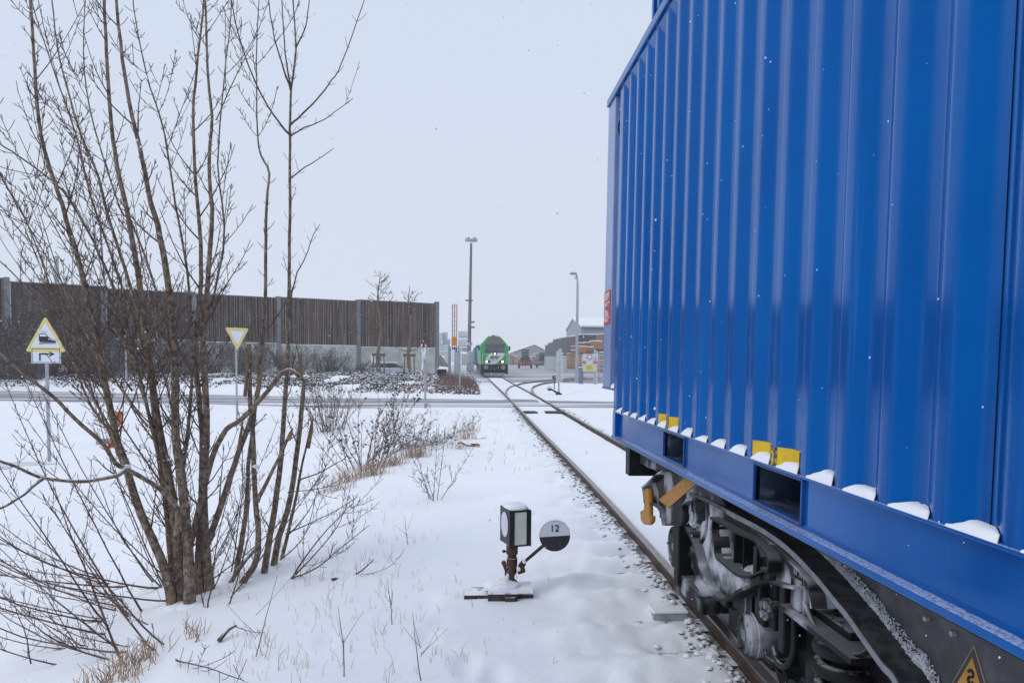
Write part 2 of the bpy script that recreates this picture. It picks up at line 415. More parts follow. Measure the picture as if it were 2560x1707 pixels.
# stones along the rails
mb = MB(); rs = random.Random(11)
for _ in range(3400):
    y = 2.6+27*rs.random()**1.6; sg = rs.choice((-1, -1, 1)); c = tc_x(y)
    q = .83+abs(rs.gauss(0, .11)); x = c+sg*q
    if y > 12 and rs.random() < .3: continue
    r = rs.uniform(.007, .022)*(1+max(0, y-10)*.02)
    z = Hz(x, y) if abs(x-c) > .72 else -.1
    mb.mi = 0; mb.ball((x, y, z-r*.15), r, 6, 4, (1.2, 1, .9), .25)
    if rs.random() < .68: mb.mi = 1; mb.ball((x, y, z+r*.25), r*1.08, 7, 3, (1.2, 1, .75), .15, half=True)
tag(mb.build('ballast_stones', [M_stone, M_snow]), kind='stuff')
# crossing end pits
for a, b, lab in ((1311, 1342, 'dark crossing drain grate beside the left rail before the road'), (1366, 1405, 'dark crossing drain grate beside the right rail before the road')):
    p0, p1 = WZ(a, 1030, -.03), WZ(b, 1030, -.03); g = thing('drain_grate', lab, 'drain grate', ((p0.x+p1.x)/2, p0.y, -.06), 0, 'drain grates at the level crossing')
    m = MB(); m.b2(p0.x, p1.x, p0.y, p0.y+.62, -.075, -.035); 
    for k in range(8): m.b2(p0.x+.01, p1.x-.01, p0.y+.05+k*.07, p0.y+.07+k*.07, -.035, -.022)
    m.build('grating', M_dark2, g); m = MB(); m.b2(p0.x-.03, p1.x+.03, p0.y-.03, p0.y, -.09, -.01); m.build('frame', M_wood, g)
# snow-dusted cable box beside the rail
p = WX(1640, 1450, 1.62); g = thing('cable_box', 'small grey box half buried in snow against the left rail', 'cable box', (1.52, 5.38, -.16))
m = MB(); m.b2(1.40, 1.66, 5.28, 5.48, -.17, -.065); m.build('housing', M_galv, g, bevel=.006)
m = MB(); m.b2(1.395, 1.665, 5.275, 5.485, -.065, -.045); m.build('snow_cap', M_snow, g, bevel=.012)
# ------------------------------------------------------------------ curve helpers
def mesh_from_curve(cu, mtx, name, material, parent):
    o = bpy.data.objects.new('tmp', cu); COL.objects.link(o)
    dg = bpy.context.evaluated_depsgraph_get(); dg.update()
    me = bpy.data.meshes.new_from_object(o.evaluated_get(dg)); me.name = name
    bpy.data.objects.remove(o); me.transform(mtx)
    off = Vector((0, 0, 0)); p = parent
    while p: off += p.location; p = p.parent
    me.transform(Matrix.Translation(-off)); me.materials.clear(); me.materials.append(material)
    ob = bpy.data.objects.new(name, me); COL.objects.link(ob)
    if parent: ob.parent = parent
    return ob
PERM = Matrix(((0, 0, 1, 0), (1, 0, 0, 0), (0, 1, 0, 0), (0, 0, 0, 1)))
def plate(name, outer, holes, x0, x1, bev, material, parent):
    """plate parallel to the wagon side; outlines are lists of (Y, Z)"""
    cu = bpy.data.curves.new('c', 'CURVE'); cu.dimensions = '2D'; cu.fill_mode = 'BOTH'
    for pl in [outer]+holes:
        s = cu.splines.new('POLY'); s.points.add(len(pl)-1); s.use_cyclic_u = True
        for i, (a, b) in enumerate(pl): s.points[i].co = (a, b, 0, 1)
    cu.extrude = max(.001, abs(x1-x0)/2-bev); cu.bevel_depth = bev; cu.bevel_resolution = 2; cu.offset = -bev
    return mesh_from_curve(cu, Matrix.Translation(((x0+x1)/2, 0, 0)) @ PERM, name, material, parent)
def text(body, size, mtx, material, parent, name='lettering', ext=.002, bold=0, sx=1.0):
    cu = bpy.data.curves.new('t', 'FONT'); cu.body = body; cu.size = size; cu.align_x = 'CENTER'; cu.align_y = 'CENTER'
    cu.extrude = ext; cu.offset = bold
    return mesh_from_curve(cu, mtx @ Matrix.Diagonal((sx, 1, 1, 1)), name, material, parent)
def facing(p, rz=0, rl=0):       # text plane facing the camera side (-Y), turned by rz about Z
    return Matrix.Translation(p) @ Matrix.Rotation(rz, 4, 'Z') @ Matrix.Rotation(math.pi/2, 4, 'X') @ Matrix.Rotation(rl, 4, 'Z')
# ------------------------------------------------------------------ blue container
CX0, CZ0, ZR, ZT = 1.27, 1.14, 1.372, 4.115
con = thing('freight_container', 'bright blue corrugated steel freight container filling the right side', 'container', (CX0, 0, CZ0))
con.rotation_euler = (0, R(.38), 0)
PER, Y0 = .2665, 6.19            # rib pitch; far edge of the first rib
YN = -6.2
prof = []; ribs = []; y = Y0+.04
prof.append((CX0+.004, 6.27))
k = 0
while Y0-k*PER > YN:
    a = Y0-k*PER; ribs.append(a)
    prof += [(CX0+.004, a), (CX0+.004, a-.064), (CX0+.042, a-.064-.066), (CX0+.042, a-PER+.066)]
    k += 1
prof[0] = (CX0+.004, 6.25)
mb = MB()
def sheet(mb, pr, z0, z1):
    b = len(mb.v)
    for z in (z0, z1):
        for x, y in pr: mb.v.append((x, y, z))
    n = len(pr)
    for i in range(n-1): mb.f.append((b+i, b+i+1, b+n+i+1, b+n+i)); mb.m.append(mb.mi)
def rounded(pr, r=.010, n=3):    # pressed bends are round
    out = [pr[0]]
    for i in range(1, len(pr)-1):
        p, a, b = Vector(pr[i]), Vector(pr[i-1]), Vector(pr[i+1])
        da, db = (a-p), (b-p); ra = min(r, da.length*.45); rb = min(r, db.length*.45)
        p0, p1 = p+da.normalized()*ra, p+db.normalized()*rb
        for t in range(n+1):
            u = t/n; q = p0*(1-u)**2+p*2*u*(1-u)+p1*u*u; out.append((q.x, q.y))
    out.append(pr[-1]); return out
PR = rounded(prof, .015, 4)
sheet(mb, PR, ZR-.01, ZT-.02)
wall = mb.build('corrugated_side', M_blue, con, smooth=True)
# sloped closers at the top of each recess
mb = MB()
for a in ribs:
    y1, y0 = a-.064, a-PER
    mb.add([(CX0+.006, y1, ZT-.055), (CX0+.006, y0, ZT-.055), (CX0+.044, y0+.066, ZT-.15), (CX0+.044, y1-.066, ZT-.15)], [(0, 1, 2, 3)])
mb.build('recess_closer', M_blue, con)
# top rail, roof, far end, inside
mb = MB(); mb.b2(CX0-.018, CX0+.10, YN, 6.75, ZT-.045, ZT+.02); mb.build('top_rail', M_blue, con, bevel=.006)
mb = MB(); mb.b2(CX0+.1, CX0+2.7, YN, 6.75, ZT-.02, ZT+.005); mb.b2(CX0+.06, CX0+2.6, YN, 6.25, ZR, ZR+.05); mb.b2(CX0+2.6, CX0+2.7, YN, 6.25, 1.15, ZT-.02)
mb.b2(CX0+.06, CX0+2.6, YN, YN+.05, ZR+.05, ZT-.02); mb.build('roof_and_floor', M_blue, con)
# bottom rail: channel with fork pockets
pk = [(4.705, 4.267), (3.20, 2.74), (-1.6, -2.06), (-3.1, -3.56)]
xw = CX0+.032
mb = MB()
ycur = 6.22
for a, b in pk:
    mb.b2(xw, xw+.012, a, ycur, CZ0+.02, ZR-.012); mb.b2(xw, xw+.012, b, a, CZ0+.02, CZ0+.045); mb.b2(xw, xw+.012, b, a, ZR-.03, ZR-.012); ycur = b
mb.b2(xw, xw+.012, YN, ycur, CZ0+.02, ZR-.012)
mb.build('bottom_rail', M_blue, con)
mb = MB(); mb.b2(CX0-.004, CX0+.06, YN, 6.25, ZR-.012, ZR); mb.build('rail_ledge', M_blue, con, bevel=.003)
mb = MB(); mb.b2(CX0-.012, CX0+.12, YN, 6.25, CZ0-.006, CZ0+.02); mb.build('bottom_flange', M_blue, con, bevel=.003)
for a, b in pk:
    mb = MB(); z0, z1 = CZ0+.045, ZR-.03
    mb.add([(xw+.013, a, z0), (xw+.9, a, z0), (xw+.9, a, z1), (xw+.013, a, z1)], [(0, 1, 2, 3)])
    mb.add([(xw+.013, b, z0), (xw+.9, b, z0), (xw+.9, b, z1), (xw+.013, b, z1)], [(3, 2, 1, 0)])
    mb.add([(xw+.013, a, z0), (xw+.9, a, z0), (xw+.9, b, z0), (xw+.013, b, z0)], [(3, 2, 1, 0)])
    mb.add([(xw+.013, a, z1), (xw+.9, a, z1), (xw+.9, b, z1), (xw+.013, b, z1)], [(0, 1, 2, 3)])
    mb.add([(xw+.9, a, z0), (xw+.9, b, z0), (xw+.9, b, z1), (xw+.9, a, z1)], [(0, 1, 2, 3)])
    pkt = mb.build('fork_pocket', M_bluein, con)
    mb = MB()
    for (ya, yb, za, zb) in ((b-.012, b, z0-.012, z1+.012), (a, a+.012, z0-.012, z1+.012), (b, a, z0-.012, z0), (b, a, z1, z1+.012)):
        mb.b2(xw-.014, xw+.02, ya, yb, za, zb)
    mb.build('rim', mat('chipped_rim', (.0, .05, .22), (.0, .07, .29), 6, .4, dirt=((.10, .05, .03), 22, (.56, .62), .8)), pkt, bevel=.003)
# end casting piece at the far corner
mb = MB(); mb.b2(CX0-.002, CX0+.16, 6.15, 6.26, CZ0-.002, ZR-.013); mb.build('corner_post_foot', M_blue, con, bevel=.012)
mb = MB(); mb.b2(CX0+.02, CX0+2.6, 6.255, 6.275, CZ0, ZT-.03); mb.build('end_wall', M_blue, con)
# overhanging head section
mb = MB(); zb = 1.558
mb.b2(CX0+.0, CX0+.12, 6.44, 6.75, zb, ZT-.045); mb.build('head_panel', mat('head_reflection_blue', (.20, .28, .50), (.23, .31, .54), 3, .3), con, bevel=.008)  # same blue paint, its base colour lightened to paint in the panel's reflection
mb = MB(); mb.b2(CX0+.05, CX0+2.6, 6.28, 6.44, zb, ZT-.045); mb.b2(CX0-.004, CX0+.14, 6.28, 6.76, zb-.016, zb-.001); mb.b2(CX0+.12, CX0+2.6, 6.44, 6.74, zb, ZT-.045)
mb.add([(CX0+.05, 6.28, zb-.02), (CX0+.05, 6.46, zb-.02), (CX0+.05, 6.28, zb-.20), (CX0+.06, 6.28, zb-.02), (CX0+.06, 6.46, zb-.02), (CX0+.06, 6.28, zb-.20)], [(0, 1, 2), (3, 5, 4), (0, 3, 4, 1), (1, 4, 5, 2), (2, 5, 3, 0)])
mb.build('head_recess', M_blue, con)
mb = MB(); mb.ball((CX0+.03, 6.36, zb+.0), .07, 10, 4, (.45, 1, .6), .05, half=True); mb.build('snow_pad', M_snow, con, smooth=True)
# red placard with white lines on the head panel
pa, pb = WX(1515, 728, CX0), WX(1514, 812, CX0)
mb = MB(); mb.b2(CX0-.006, CX0-.0015, 6.46, 6.73, pb.z, pa.z); plc = mb.build('placard', mat('placard_red', (.50, .06, .05), (.42, .05, .05), 8, .5), con)
mb = MB(); h = pa.z-pb.z
for i, (q, ww, x0, t) in enumerate(((.10, .8, .1, .012), (.17, .8, .1, .012), (.24, .55, .1, .012), (.36, 1, 0, .006), (.46, .4, .1, .03), (.56, .4, .1, .03), (.66, .7, .1, .010), (.72, .7, .1, .010), (.80, 1, 0, .006), (.88, .6, .1, .012))):
    yb = 6.72-.25*x0; mb.b2(CX0-.0085, CX0-.006, yb-.25*ww, yb, pb.z+h*(1-q)-t, pb.z+h*(1-q)+t)
mb.build('placard_writing', mat('placard_white', (.62, .45, .47), None), plc)
# corner hook under the roof and lifting eye on the roof
for q in (6.33, 5.62):
    mb = MB(); mb.tube([(CX0+.035, q-.05, ZT-.33), (CX0+.012, q-.02, ZT-.30), (CX0+.012, q+.02, ZT-.34), (CX0+.03, q+.04, ZT-.40)], .008, 6); mb.build('tarp_hook', M_dark2, con)
mb = MB(); mb.b2(CX0+.0, CX0+.05, 4.95, 5.15, ZT+.02, ZT+.42); mb.b2(CX0-.02, CX0+.0, 5.10, 5.15, ZT+.02, ZT+.42); mb.b2(CX0-.02, CX0+.0, 4.95, 5.0, ZT+.02, ZT+.42); mb.build('roof_bracket', M_blue, con, bevel=.006)
# settled snow in every recess
for i, a in enumerate(ribs):
    if a < .9: break
    y1, y0 = a-.064-.006, a-PER+.004
    n = 12; m = 4; mb = MB(); hh = random.uniform(.024, .046); sk = random.uniform(1.6, 3.2)
    for u in range(n+1):
        t = u/n; yq = y1+(y0-y1)*t; dd = min(1, (y1-yq)/.066, ); de = min(1, max(0, (yq-y0))/.066)
        xb = CX0+.004+.038*min(dd, de)-.001; xf = CX0-.003
        # the side towards +Y (far rib) is thin, the near side stands tall against the rib
        prof_h = hh*min(1, .15+sk*t)*(1-.14*t)*(1-max(0, t-.8)**2*6) + random.uniform(-.002, .002)
        for j in range(m+1):
            s_ = j/m; xx = xf+(max(xb, xf+.004)-xf)*s_; zz = prof_h*(.42+.58*math.sin(math.pi/2*min(1, s_*1.6+.08)))
            mb.v.append((xx, yq, ZR+zz))
        mb.v.append((xf, yq, ZR-.002))
    st = m+2
    for u in range(n):
        for j in range(m): b = u*st+j; mb.f.append((b, b+1, b+st+1, b+st)); mb.m.append(0)
        b = u*st; mb.f.append((b, b+st, b+2*st-1, b+st-1)); mb.m.append(0)
    mb.f.append(tuple(n*st+j for j in (st-1, *range(m+1)))); mb.m.append(0)
    mb.build('snow_pad', M_snow, con, smooth=True)
# yellow fork marks painted over the corrugation
def seg_prof(y1, y0):
    pts = [(x, y) for x, y in PR if y0 < y < y1]
    f = lambda yy: float(np.interp(-yy, [-q[1] for q in PR], [q[0] for q in PR]))
    return [(f(y1)-.003, y1)]+[(x-.003, y) for x, y in pts]+[(f(y0)-.003, y0)]
for k0 in (5, 11):
    a = ribs[k0]
    mb = MB(); sheet(mb, seg_prof(a-.070, a-PER-.001), ZR, ZR+.081); sheet(mb, seg_prof(a-PER-.066, a-2*PER+.002), ZR, ZR+.081)
    mb.build('fork_mark', M_yellow, con)
    mb = MB(); sheet(mb, seg_prof(a-PER-.001, a-PER-.064), ZR, ZR+.075)
    mb.build('worn_fork_mark', mat('worn_yellow', (.55, .38, .03), (.03, .04, .06), 45, .6, thr=(.42, .55)), con)
# seam line near the front
mb = MB(); a = ribs[17] if len(ribs) > 17 else 1.7
mb.b2(CX0+.039, CX0+.0415, 1.7455, 1.747, ZR, ZT-.05); mb.build('weld_seam', M_dark2, con)
M_dsnow = mat('dirty_snow', (.40, .42, .47), (.62, .64, .70), 30, .8)
M_dark2n = mat('flange_dark', (.014, .014, .017), (.05, .05, .055), 18, .55)
# ------------------------------------------------------------------ flat wagon under the container
wag = thing('flat_wagon', 'dark grey container wagon with snow-dusted bogie standing under the blue container', 'rail wagon', (2.5, 4.3, 0))
wag_off = wag
XS = 1.35
flp = [WX(a, b, XS) for a, b in ((1763, 1250), (1843, 1293), (1897, 1321), (1955, 1361), (1999.5, 1402), (2044, 1451), (2089, 1507), (2120, 1545), (2198.8, 1657.5), (2241, 1712))]
FL = [(6.15, 1.02), (4.6, 1.0)]+[(p.y, p.z) for p in flp]+[(1.95, .62), (1.6, .52)]
FL = bez(FL, 60)+[(-6, .50)]
def ribbon(mb, pl, x0, x1, th):
    n = len(pl); b = len(mb.v)
    for i, (y, z) in enumerate(pl):
        a = pl[max(i-1, 0)]; c = pl[min(i+1, n-1)]; d = Vector((c[0]-a[0], c[1]-a[1])); d.normalize(); nn = Vector((-d.y, d.x))*th/2
        for x in (x0, x1):
            mb.v.append((x, y+nn.x, z+nn.y)); mb.v.append((x, y-nn.x, z-nn.y))
    for i in range(n-1):
        q = b+i*4; r_ = q+4
        for (a, c) in ((0, 1), (1, 3), (3, 2), (2, 0)): mb.f.append((q+a, q+c, r_+c, r_+a)); mb.m.append(mb.mi)
    mb.f.append((b, b+2, b+3, b+1)); mb.m.append(mb.mi); q = b+(n-1)*4; mb.f.append((q, q+1, q+3, q+2)); mb.m.append(mb.mi)
FLr = [q for q in FL if q[0] < 4.35]
mb = MB(); ribbon(mb, FLr, XS+.004, XS+.15, .022); fl = mb.build('sill_flange', M_dark2n, wag, smooth=False)
mb = MB(); rs = random.Random(5)
P_ = [(y, z) for y, z in FL if 1.9 < y < 5.2]; P_ = bez(P_, 260)
for y, z in bez(P_, 1500):
    am = float(np.interp(y, [1.9, 3.4, 4.4], [1.4, 1.0, .15]))
    for _ in range(5):
        hgt = min(rs.expovariate(1/(.012*am)), .05); mb.ball((1.467-rs.uniform(0, .012), y+rs.uniform(-.004, .004), z+.012+hgt), rs.uniform(.0018, .0036), 4, 3, (1, 1.2, 1))
tag(mb.build('drifted_snow', M_dsnow, wag), kind='stuff')
mb = MB(); ribbon(mb, FL[12:], XS, XS+.004, .024); mb.build('flange_edge', M_edge, fl)
mb = MB()
web = [(y, z) for y, z in FL]+[(-6, CZ0-.01), (6.15, CZ0-.01)]
n = len(FL)
for i in range(n-1):
    (ya, za), (yb, zb2) = FL[i], FL[i+1]
    mb.add([(1.47, ya, za), (1.47, yb, zb2), (1.47, yb, CZ0-.008), (1.47, ya, CZ0-.008), (1.485, ya, za), (1.485, yb, zb2), (1.485, yb, CZ0-.008), (1.485, ya, CZ0-.008)], [(0, 1, 2, 3), (7, 6, 5, 4)])
mb.build('sill_web', M_sill, wag)
mb = MB(); mb.b2(1.30, 3.7, -6, 6.1, CZ0-.03, CZ0-.008); mb.b2(1.9, 3.1, -6, 6.2, .78, 1.1); mb.b2(1.36, 3.75, 5.98, 6.12, .85, CZ0-.03); mb.build('underframe', M_dark2, wag)
mb = MB()
for (a, b, c, d) in ((1600, 1115, 1624, 1172), (1626, 1120, 1640, 1178), (1642, 1130, 1668, 1186)):
    p, q = WX(a, b, 1.42), WX(c, d, 1.42); mb.b2(1.42, 1.5, p.y, q.y, q.z, min(p.z+.05, 1.1))
mb.build('end_brackets', M_dark, wag, bevel=.01)
for (u, v_) in ((2320, 1546), (2387, 1583)):
    p = WX(u, v_, 1.468); mb = MB(); mb.cyl((1.455, p.y, p.z), (1.472, p.y, p.z), .008, 8); mb.build('rivet', M_dark, wag)
for (u, v_) in ((1962, 1190+140), (1883, 1288)): pass
# warning triangle on the web
pt = WX(2436, 1612, 1.468); h_ = .17
def tri(c, h): hw = h*.577; return [(c[0], c[1]), (c[0]-hw, c[1]-h), (c[0]+hw, c[1]-h)]
mb = MB(); mb.prism(tri((pt.y, pt.z), .19), 'x', 1.4665, 1.4695); wt = mb.build('warning_triangle', mat('pale_edge', (.36, .30, .24), None), wag)
mb = MB(); mb.prism(tri((pt.y, pt.z-.008), .176), 'x', 1.4645, 1.4668); mb.build('triangle_border', mat('brown_dark', (.05, .035, .028), None), wt)
mb = MB(); mb.prism(tri((pt.y, pt.z-.036), .134), 'x', 1.4625, 1.4648); mb.build('triangle_field', mat('amber', (.50, .26, .04), (.42, .22, .04), 9), wt)
mb = MB(); c_ = (1.461, pt.y, pt.z-.095)
mb.torus((c_[0], c_[1], c_[2]+.012), .010, .004, 'x', 12, 6, 0, R(250)); mb.torus((c_[0], c_[1], c_[2]-.008), .010, .004, 'x', 12, 6, R(180), R(430)); mb.box((c_[0], c_[1], c_[2]-.035), (.003, .006, .03)); mb.build('triangle_symbol', M_text, wt)
# hook bracket
def Z6(u, v): return (1480+u/3.409, 940+v/3.409)
def yz(pts, X, f): return [(q.y, q.z) for q in (WX(*f(u, v), X) for u, v in pts)]
XB = 1.36
br_pl = plate('hook_bracket', yz([(478, 960), (545, 893), (610, 835), (700, 780), (790, 740), (900, 800), (1010, 900), (1100, 1010), (1130, 1110), (960, 1052), (900, 1045), (850, 1060), (818, 1105), (810, 1268), (640, 1270), (575, 1205), (572, 1120), (560, 1090), (520, 1078), (492, 1078)], XB, Z6), [], XB, XB+.05, .006, M_dark, wag)
mb = MB(); ribbon(mb, yz([(480, 950), (610, 833), (760, 760)], XB, Z6), XB-.05, XB+.02, .012); ribbon(mb, yz([(500, 1082), (560, 1092), (600, 1120), (625, 1160), (640, 1266), (808, 1266), (812, 1100), (850, 1056), (905, 1043)], XB, Z6), XB-.035, XB+.01, .011)
ribbon(mb, yz([(484, 950), (500, 1080)], XB, Z6), XB-.05, XB+.02, .012); mb.build('bracket_lip', M_dark, br_pl)
plate('painted_stripe', yz([(572, 1052), (655, 1122), (900, 905), (808, 850)], XB-.003, Z6), [], XB-.006, XB-.001, .0005, M_gold, br_pl)
plate('lashing_hook', yz([(452, 985), (470, 955), (488, 955), (500, 1078), (502, 1190), (522, 1190), (518, 1245), (495, 1268), (455, 1262), (430, 1225), (425, 1150), (442, 1142), (452, 1175), (460, 1090)], XB-.03, Z6), [], XB-.045, XB-.01, .008, M_gold, wag)
# round pivot boss
p = WX(*Z6(885, 1152), 1.40); mb = MB()
mb.cyl((1.38, p.y, p.z), (1.62, p.y, p.z), .098, 28); mb.cyl((1.372, p.y, p.z), (1.38, p.y, p.z), .088, 28); mb.torus((1.375, p.y, p.z), .082, .008, 'x', 28, 6)
for a in range(3): mb.box((1.368, p.y-.02+a*.02, p.z+.03-a*.012), (.006, .012, .05))
mb.build('pivot_boss', M_boss, wag)
mb = MB(); ribbon(mb, [(p.y+.135*math.cos(a), p.z+.135*math.sin(a)) for a in np.linspace(R(65), R(-120)+0, 18)], 1.36, 1.5, .03)
ribbon(mb, [(p.y-.0-.19*math.cos(a), p.z+.19*math.sin(a)) for a in np.linspace(R(40), R(-70), 14)], 1.40, 1.5, .025); mb.build('pivot_shroud', M_dark, wag, bevel=.004)
# bogie side frame, traced at its own plane
def Z7(u, v): return (1620+u/4.48, 1230+v/4.48)
XF = 1.41
outer = [(500, 365), (560, 335), (640, 310), (690, 240), (670, 130), (700, 110), (830, 165), (1000, 270), (1150, 380), (1290, 500), (1400, 585), (1500, 670), (1600, 745), (1720, 845), (1840, 960), (1870, 1040), (1895, 1150), (1920, 1300), (1860, 1312), (1800, 1306), (1795, 1100), (1640, 1080), (1480, 1068), (1470, 1005), (1380, 995), (1250, 1040), (1110, 1110), (1010, 1180), (930, 1205), (860, 1172), (780, 1080), (735, 1000), (700, 900), (650, 740), (620, 640), (570, 500)]
hole = [(785, 300), (840, 370), (1000, 450), (1150, 530), (1290, 600), (1380, 680), (1392, 780), (1370, 860), (1240, 920), (1150, 940), (1080, 930), (950, 850), (850, 750), (812, 710), (795, 560), (775, 400)]
fr = plate('side_frame', yz(outer, XF, Z7), [yz(hole, XF, Z7)], XF, XF+.09, .012, M_frame, wag)
mb = MB()
ribbon(mb, bez(yz([(505, 370), (590, 545), (650, 745), (720, 950), (800, 1105), (870, 1180), (930, 1205), (1010, 1185), (1130, 1105), (1370, 1000)], XF, Z7), 40), XF-.055, XF+.02, .016)
ribbon(mb, bez(yz([(790, 285), (900, 340), (1100, 450), (1290, 530), (1350, 610), (1390, 730)], XF, Z7), 24), XF-.05, XF+.02, .014)
ribbon(mb, bez(yz([(785, 300), (772, 400), (792, 560), (812, 715), (870, 775), (980, 870), (1080, 935), (1180, 945), (1370, 865)], XF, Z7), 30), XF-.03, XF+.06, .012)
ribbon(mb, bez(yz([(1390, 600), (1460, 690), (1490, 790), (1470, 880), (1400, 850)], XF, Z7), 24), XF-.06, XF+.04, .014)
ribbon(mb, yz([(1480, 1005), (1600, 1040), (1760, 1070)], XF, Z7), XF-.05, XF+.03, .012)
ribbon(mb, bez(yz([(1480, 600), (1620, 740), (1840, 960), (1890, 1130), (1922, 1305)], XF, Z7), 24), XF-.03, XF+.03, .010)
mb.build('frame_flange', M_dark, fr)
mb = MB()
p0, p1 = WX(*Z7(760, 270), 1.60), WX(*Z7(1480, 1010), 1.60)
mb.b2(1.60, 1.66, p1.y-.1, p0.y+.2, .35, .98)
mb.build('frame_back', M_dark2, fr)
mb = MB()
for u in (960, 1062):
    p = WX(*Z7(u, 700), XF+.03); mb.b2(XF+.03, XF+.19, p.y-.006, p.y+.006, .55, .93)
p = WX(*Z7(1195, 760), XF+.01); mb.b2(XF+.01, XF+.1, p.y-.022, p.y+.022, .50, .90)
mb.build('stiffener', M_dark, fr, bevel=.004)
p = WX(*Z7(1305, 745), XF+.05); mb = MB(); mb.ball((XF+.11, p.y, p.z), .085, 18, 12, (.9, 1, 1.3)); mb.build('spring_dome', M_dark, fr, smooth=True)
# snow lying in the bottom of the window
mb = MB()
for u, v_, r_ in ((900, 760, .05), (1005, 840, .06), (1120, 880, .06), (1200, 900, .04), (1450, 1010, .05)):
    p = WX(*Z7(u, v_), XF+.06); mb.ball((XF+.08, p.y, p.z-.02), r_, 10, 5, (1, 1, .9), .1, half=True)
mb.build('drifted_snow', M_dsnow, fr, smooth=True)
# rows of stencilled marks
mb = MB()
for u, v_, n, w_ in ((1050, 960, 5, .012), (1640, 880, 7, .010)):
    for i in range(n):
        if i == 2: continue
        p = WX(*Z7(u+i*22, v_+i*12), XF-.002); mb.b2(XF-.004, XF-.001, p.y-w_*.3, p.y+w_*.3, p.z-.012, p.z+.012)
mb.build('stencil_marks', mat('stencil', (.35, .35, .38), None), fr)
# wheels, axles, axle boxes
for ya in (5.25, 3.50, -3.2, -5.0):
    xr = tc_x(max(ya, 0))-.752; wh = None
    for sx in (0, 1.504):
        pr = [(.0, .10), (.06, .13), (.08, .40), (.0, .42), (-.035, .46), (.07, .465), (.095, .485), (.105, .485), (.105, .42), (.10, .40), (.10, .12), (.18, .09), (.2, .0)]
        mb = MB(); n = 40
        for (a, r) in pr:
            for k in range(n):
                t = 2*math.pi*k/n; x_ = xr+.0+a if sx == 0 else xr+1.504-a
                mb.v.append((x_, ya+r*math.cos(t), .455+r*math.sin(t)))
        for i in range(len(pr)-1):
            for k in range(n): mb.f.append((i*n+k, i*n+(k+1) % n, (i+1)*n+(k+1) % n, (i+1)*n+k)); mb.m.append(0)
        wh = mb.build('wheel', M_dark2, wag, smooth=False)
    mb = MB(); mb.cyl((xr-.25, ya, .455), (xr+1.75, ya, .455), .08, 16); mb.build('axle', M_dark2, wag)
for ya, xc, rr in ((5.22, 1.52, .15), (3.50, 1.385, .105)):
    mb = MB(); mb.cyl((xc, ya, .45), (xc+.03, ya, .45), rr, 28); mb.cyl((xc+.03, ya, .45), (xc+.22, ya, .45), rr*1.12, 28); ab = mb.build('axle_box', M_dark, wag, bevel=.004)
    mb = MB(); mb.box((xc-.003, ya, .455), (.006, .045, .05)); mb.build('maker_plate', M_edge, ab)
    mb = MB()
    for k in range(6):
        a = k*math.pi/3; mb.cyl((xc-.012, ya+rr*.8*math.cos(a), .45+rr*.8*math.sin(a)), (xc+.002, ya+rr*.8*math.cos(a), .45+rr*.8*math.sin(a)), .010, 6)
    mb.build('cover_bolt', M_dark, ab)
mb = MB()   # horn guide and links around the far axle
mb.b2(1.50, 1.60, 5.02, 5.12, .15, .95); mb.b2(1.48, 1.62, 5.20, 5.33, .62, .80); mb.b2(1.52, 1.64, 4.55, 5.2, .18, .30); mb.cyl((1.46, 5.27, .72), (1.5, 5.27, .72), .02, 6); mb.b2(1.5, 1.7, 4.7, 5.1, .80, .92)
mb.build('axle_guard', M_dark, wag, bevel=.01)
mb = MB(); mb.b2(1.80, 3.2, 3.95, 4.85, .22, .60); mb.b2(1.74, 1.9, 3.98, 4.7, .04, .55); mb.cyl((1.66, 4.35, .30), (1.66, 4.35, .62), .09, 12); mb.build('brake_beam', M_dark2, wag, bevel=.03)
mb = MB()
pts = [WX(*Z7(u, v_), 1.50) for u, v_ in ((520, 620), (560, 720), (540, 820), (600, 900), (580, 1000), (650, 1080), (800, 1120), (900, 1240))]
mb.tube(pts, [.03, .04, .035, .045, .04, .04, .035, .03], 8)
pts = [WX(*Z7(u, v_), 1.52) for u, v_ in ((640, 640), (600, 760), (680, 870), (760, 1000), (720, 1080), (560, 1150))]
mb.tube(pts, [.025, .05, .05, .045, .04, .02], 8); mb.build('brake_linkage', M_dark, wag, smooth=True)
# springs, brake gear near the camera
mb = MB()
for k in range(5):
    mb.torus((1.56, 2.86, .30+k*.085), .105, .030, 'z', 28, 10)
mb.build('coil_spring', M_dark2, wag, smooth=True)
mb = MB(); mb.b2(1.46, 1.70, 2.66, 3.08, .74, .78); mb.b2(1.46, 1.7, 2.66, 3.05, .20, .26); mb.cyl((1.56, 2.86, .26), (1.56, 2.86, .74), .05, 12)
mb.b2(1.44, 1.5, 3.28, 3.36, .55, .95); mb.b2(1.42, 1.47, 3.14, 3.20, .50, .83); mb.b2(1.40, 1.46, 3.36, 3.40, .62, .80)
mb.b2(1.60, 1.64, 2.2, 3.3, .2, .75); mb.b2(1.44, 1.50, 3.60, 3.66, .30, .66); mb.b2(1.42, 1.5, 3.36, 3.64, .54, .66)
mb.b2(1.5, 1.62, 1.6, 2.5, .3, .5)
mb.build('bogie_bracket', M_dark2, wag, bevel=.008)
mb = MB()
for (u, v_) in ((1295, 1258), (1335, 1262), (1300, 1355), (1375, 955)):
    mb = MB(); p = WX(*Z7(u, v_), 1.40); mb.cyl((1.385, p.y, p.z), (1.45, p.y, p.z), .020, 6); mb.cyl((1.40, p.y, p.z), (1.41, p.y, p.z), .033, 12); mb.build('bolt', M_dark, wag)
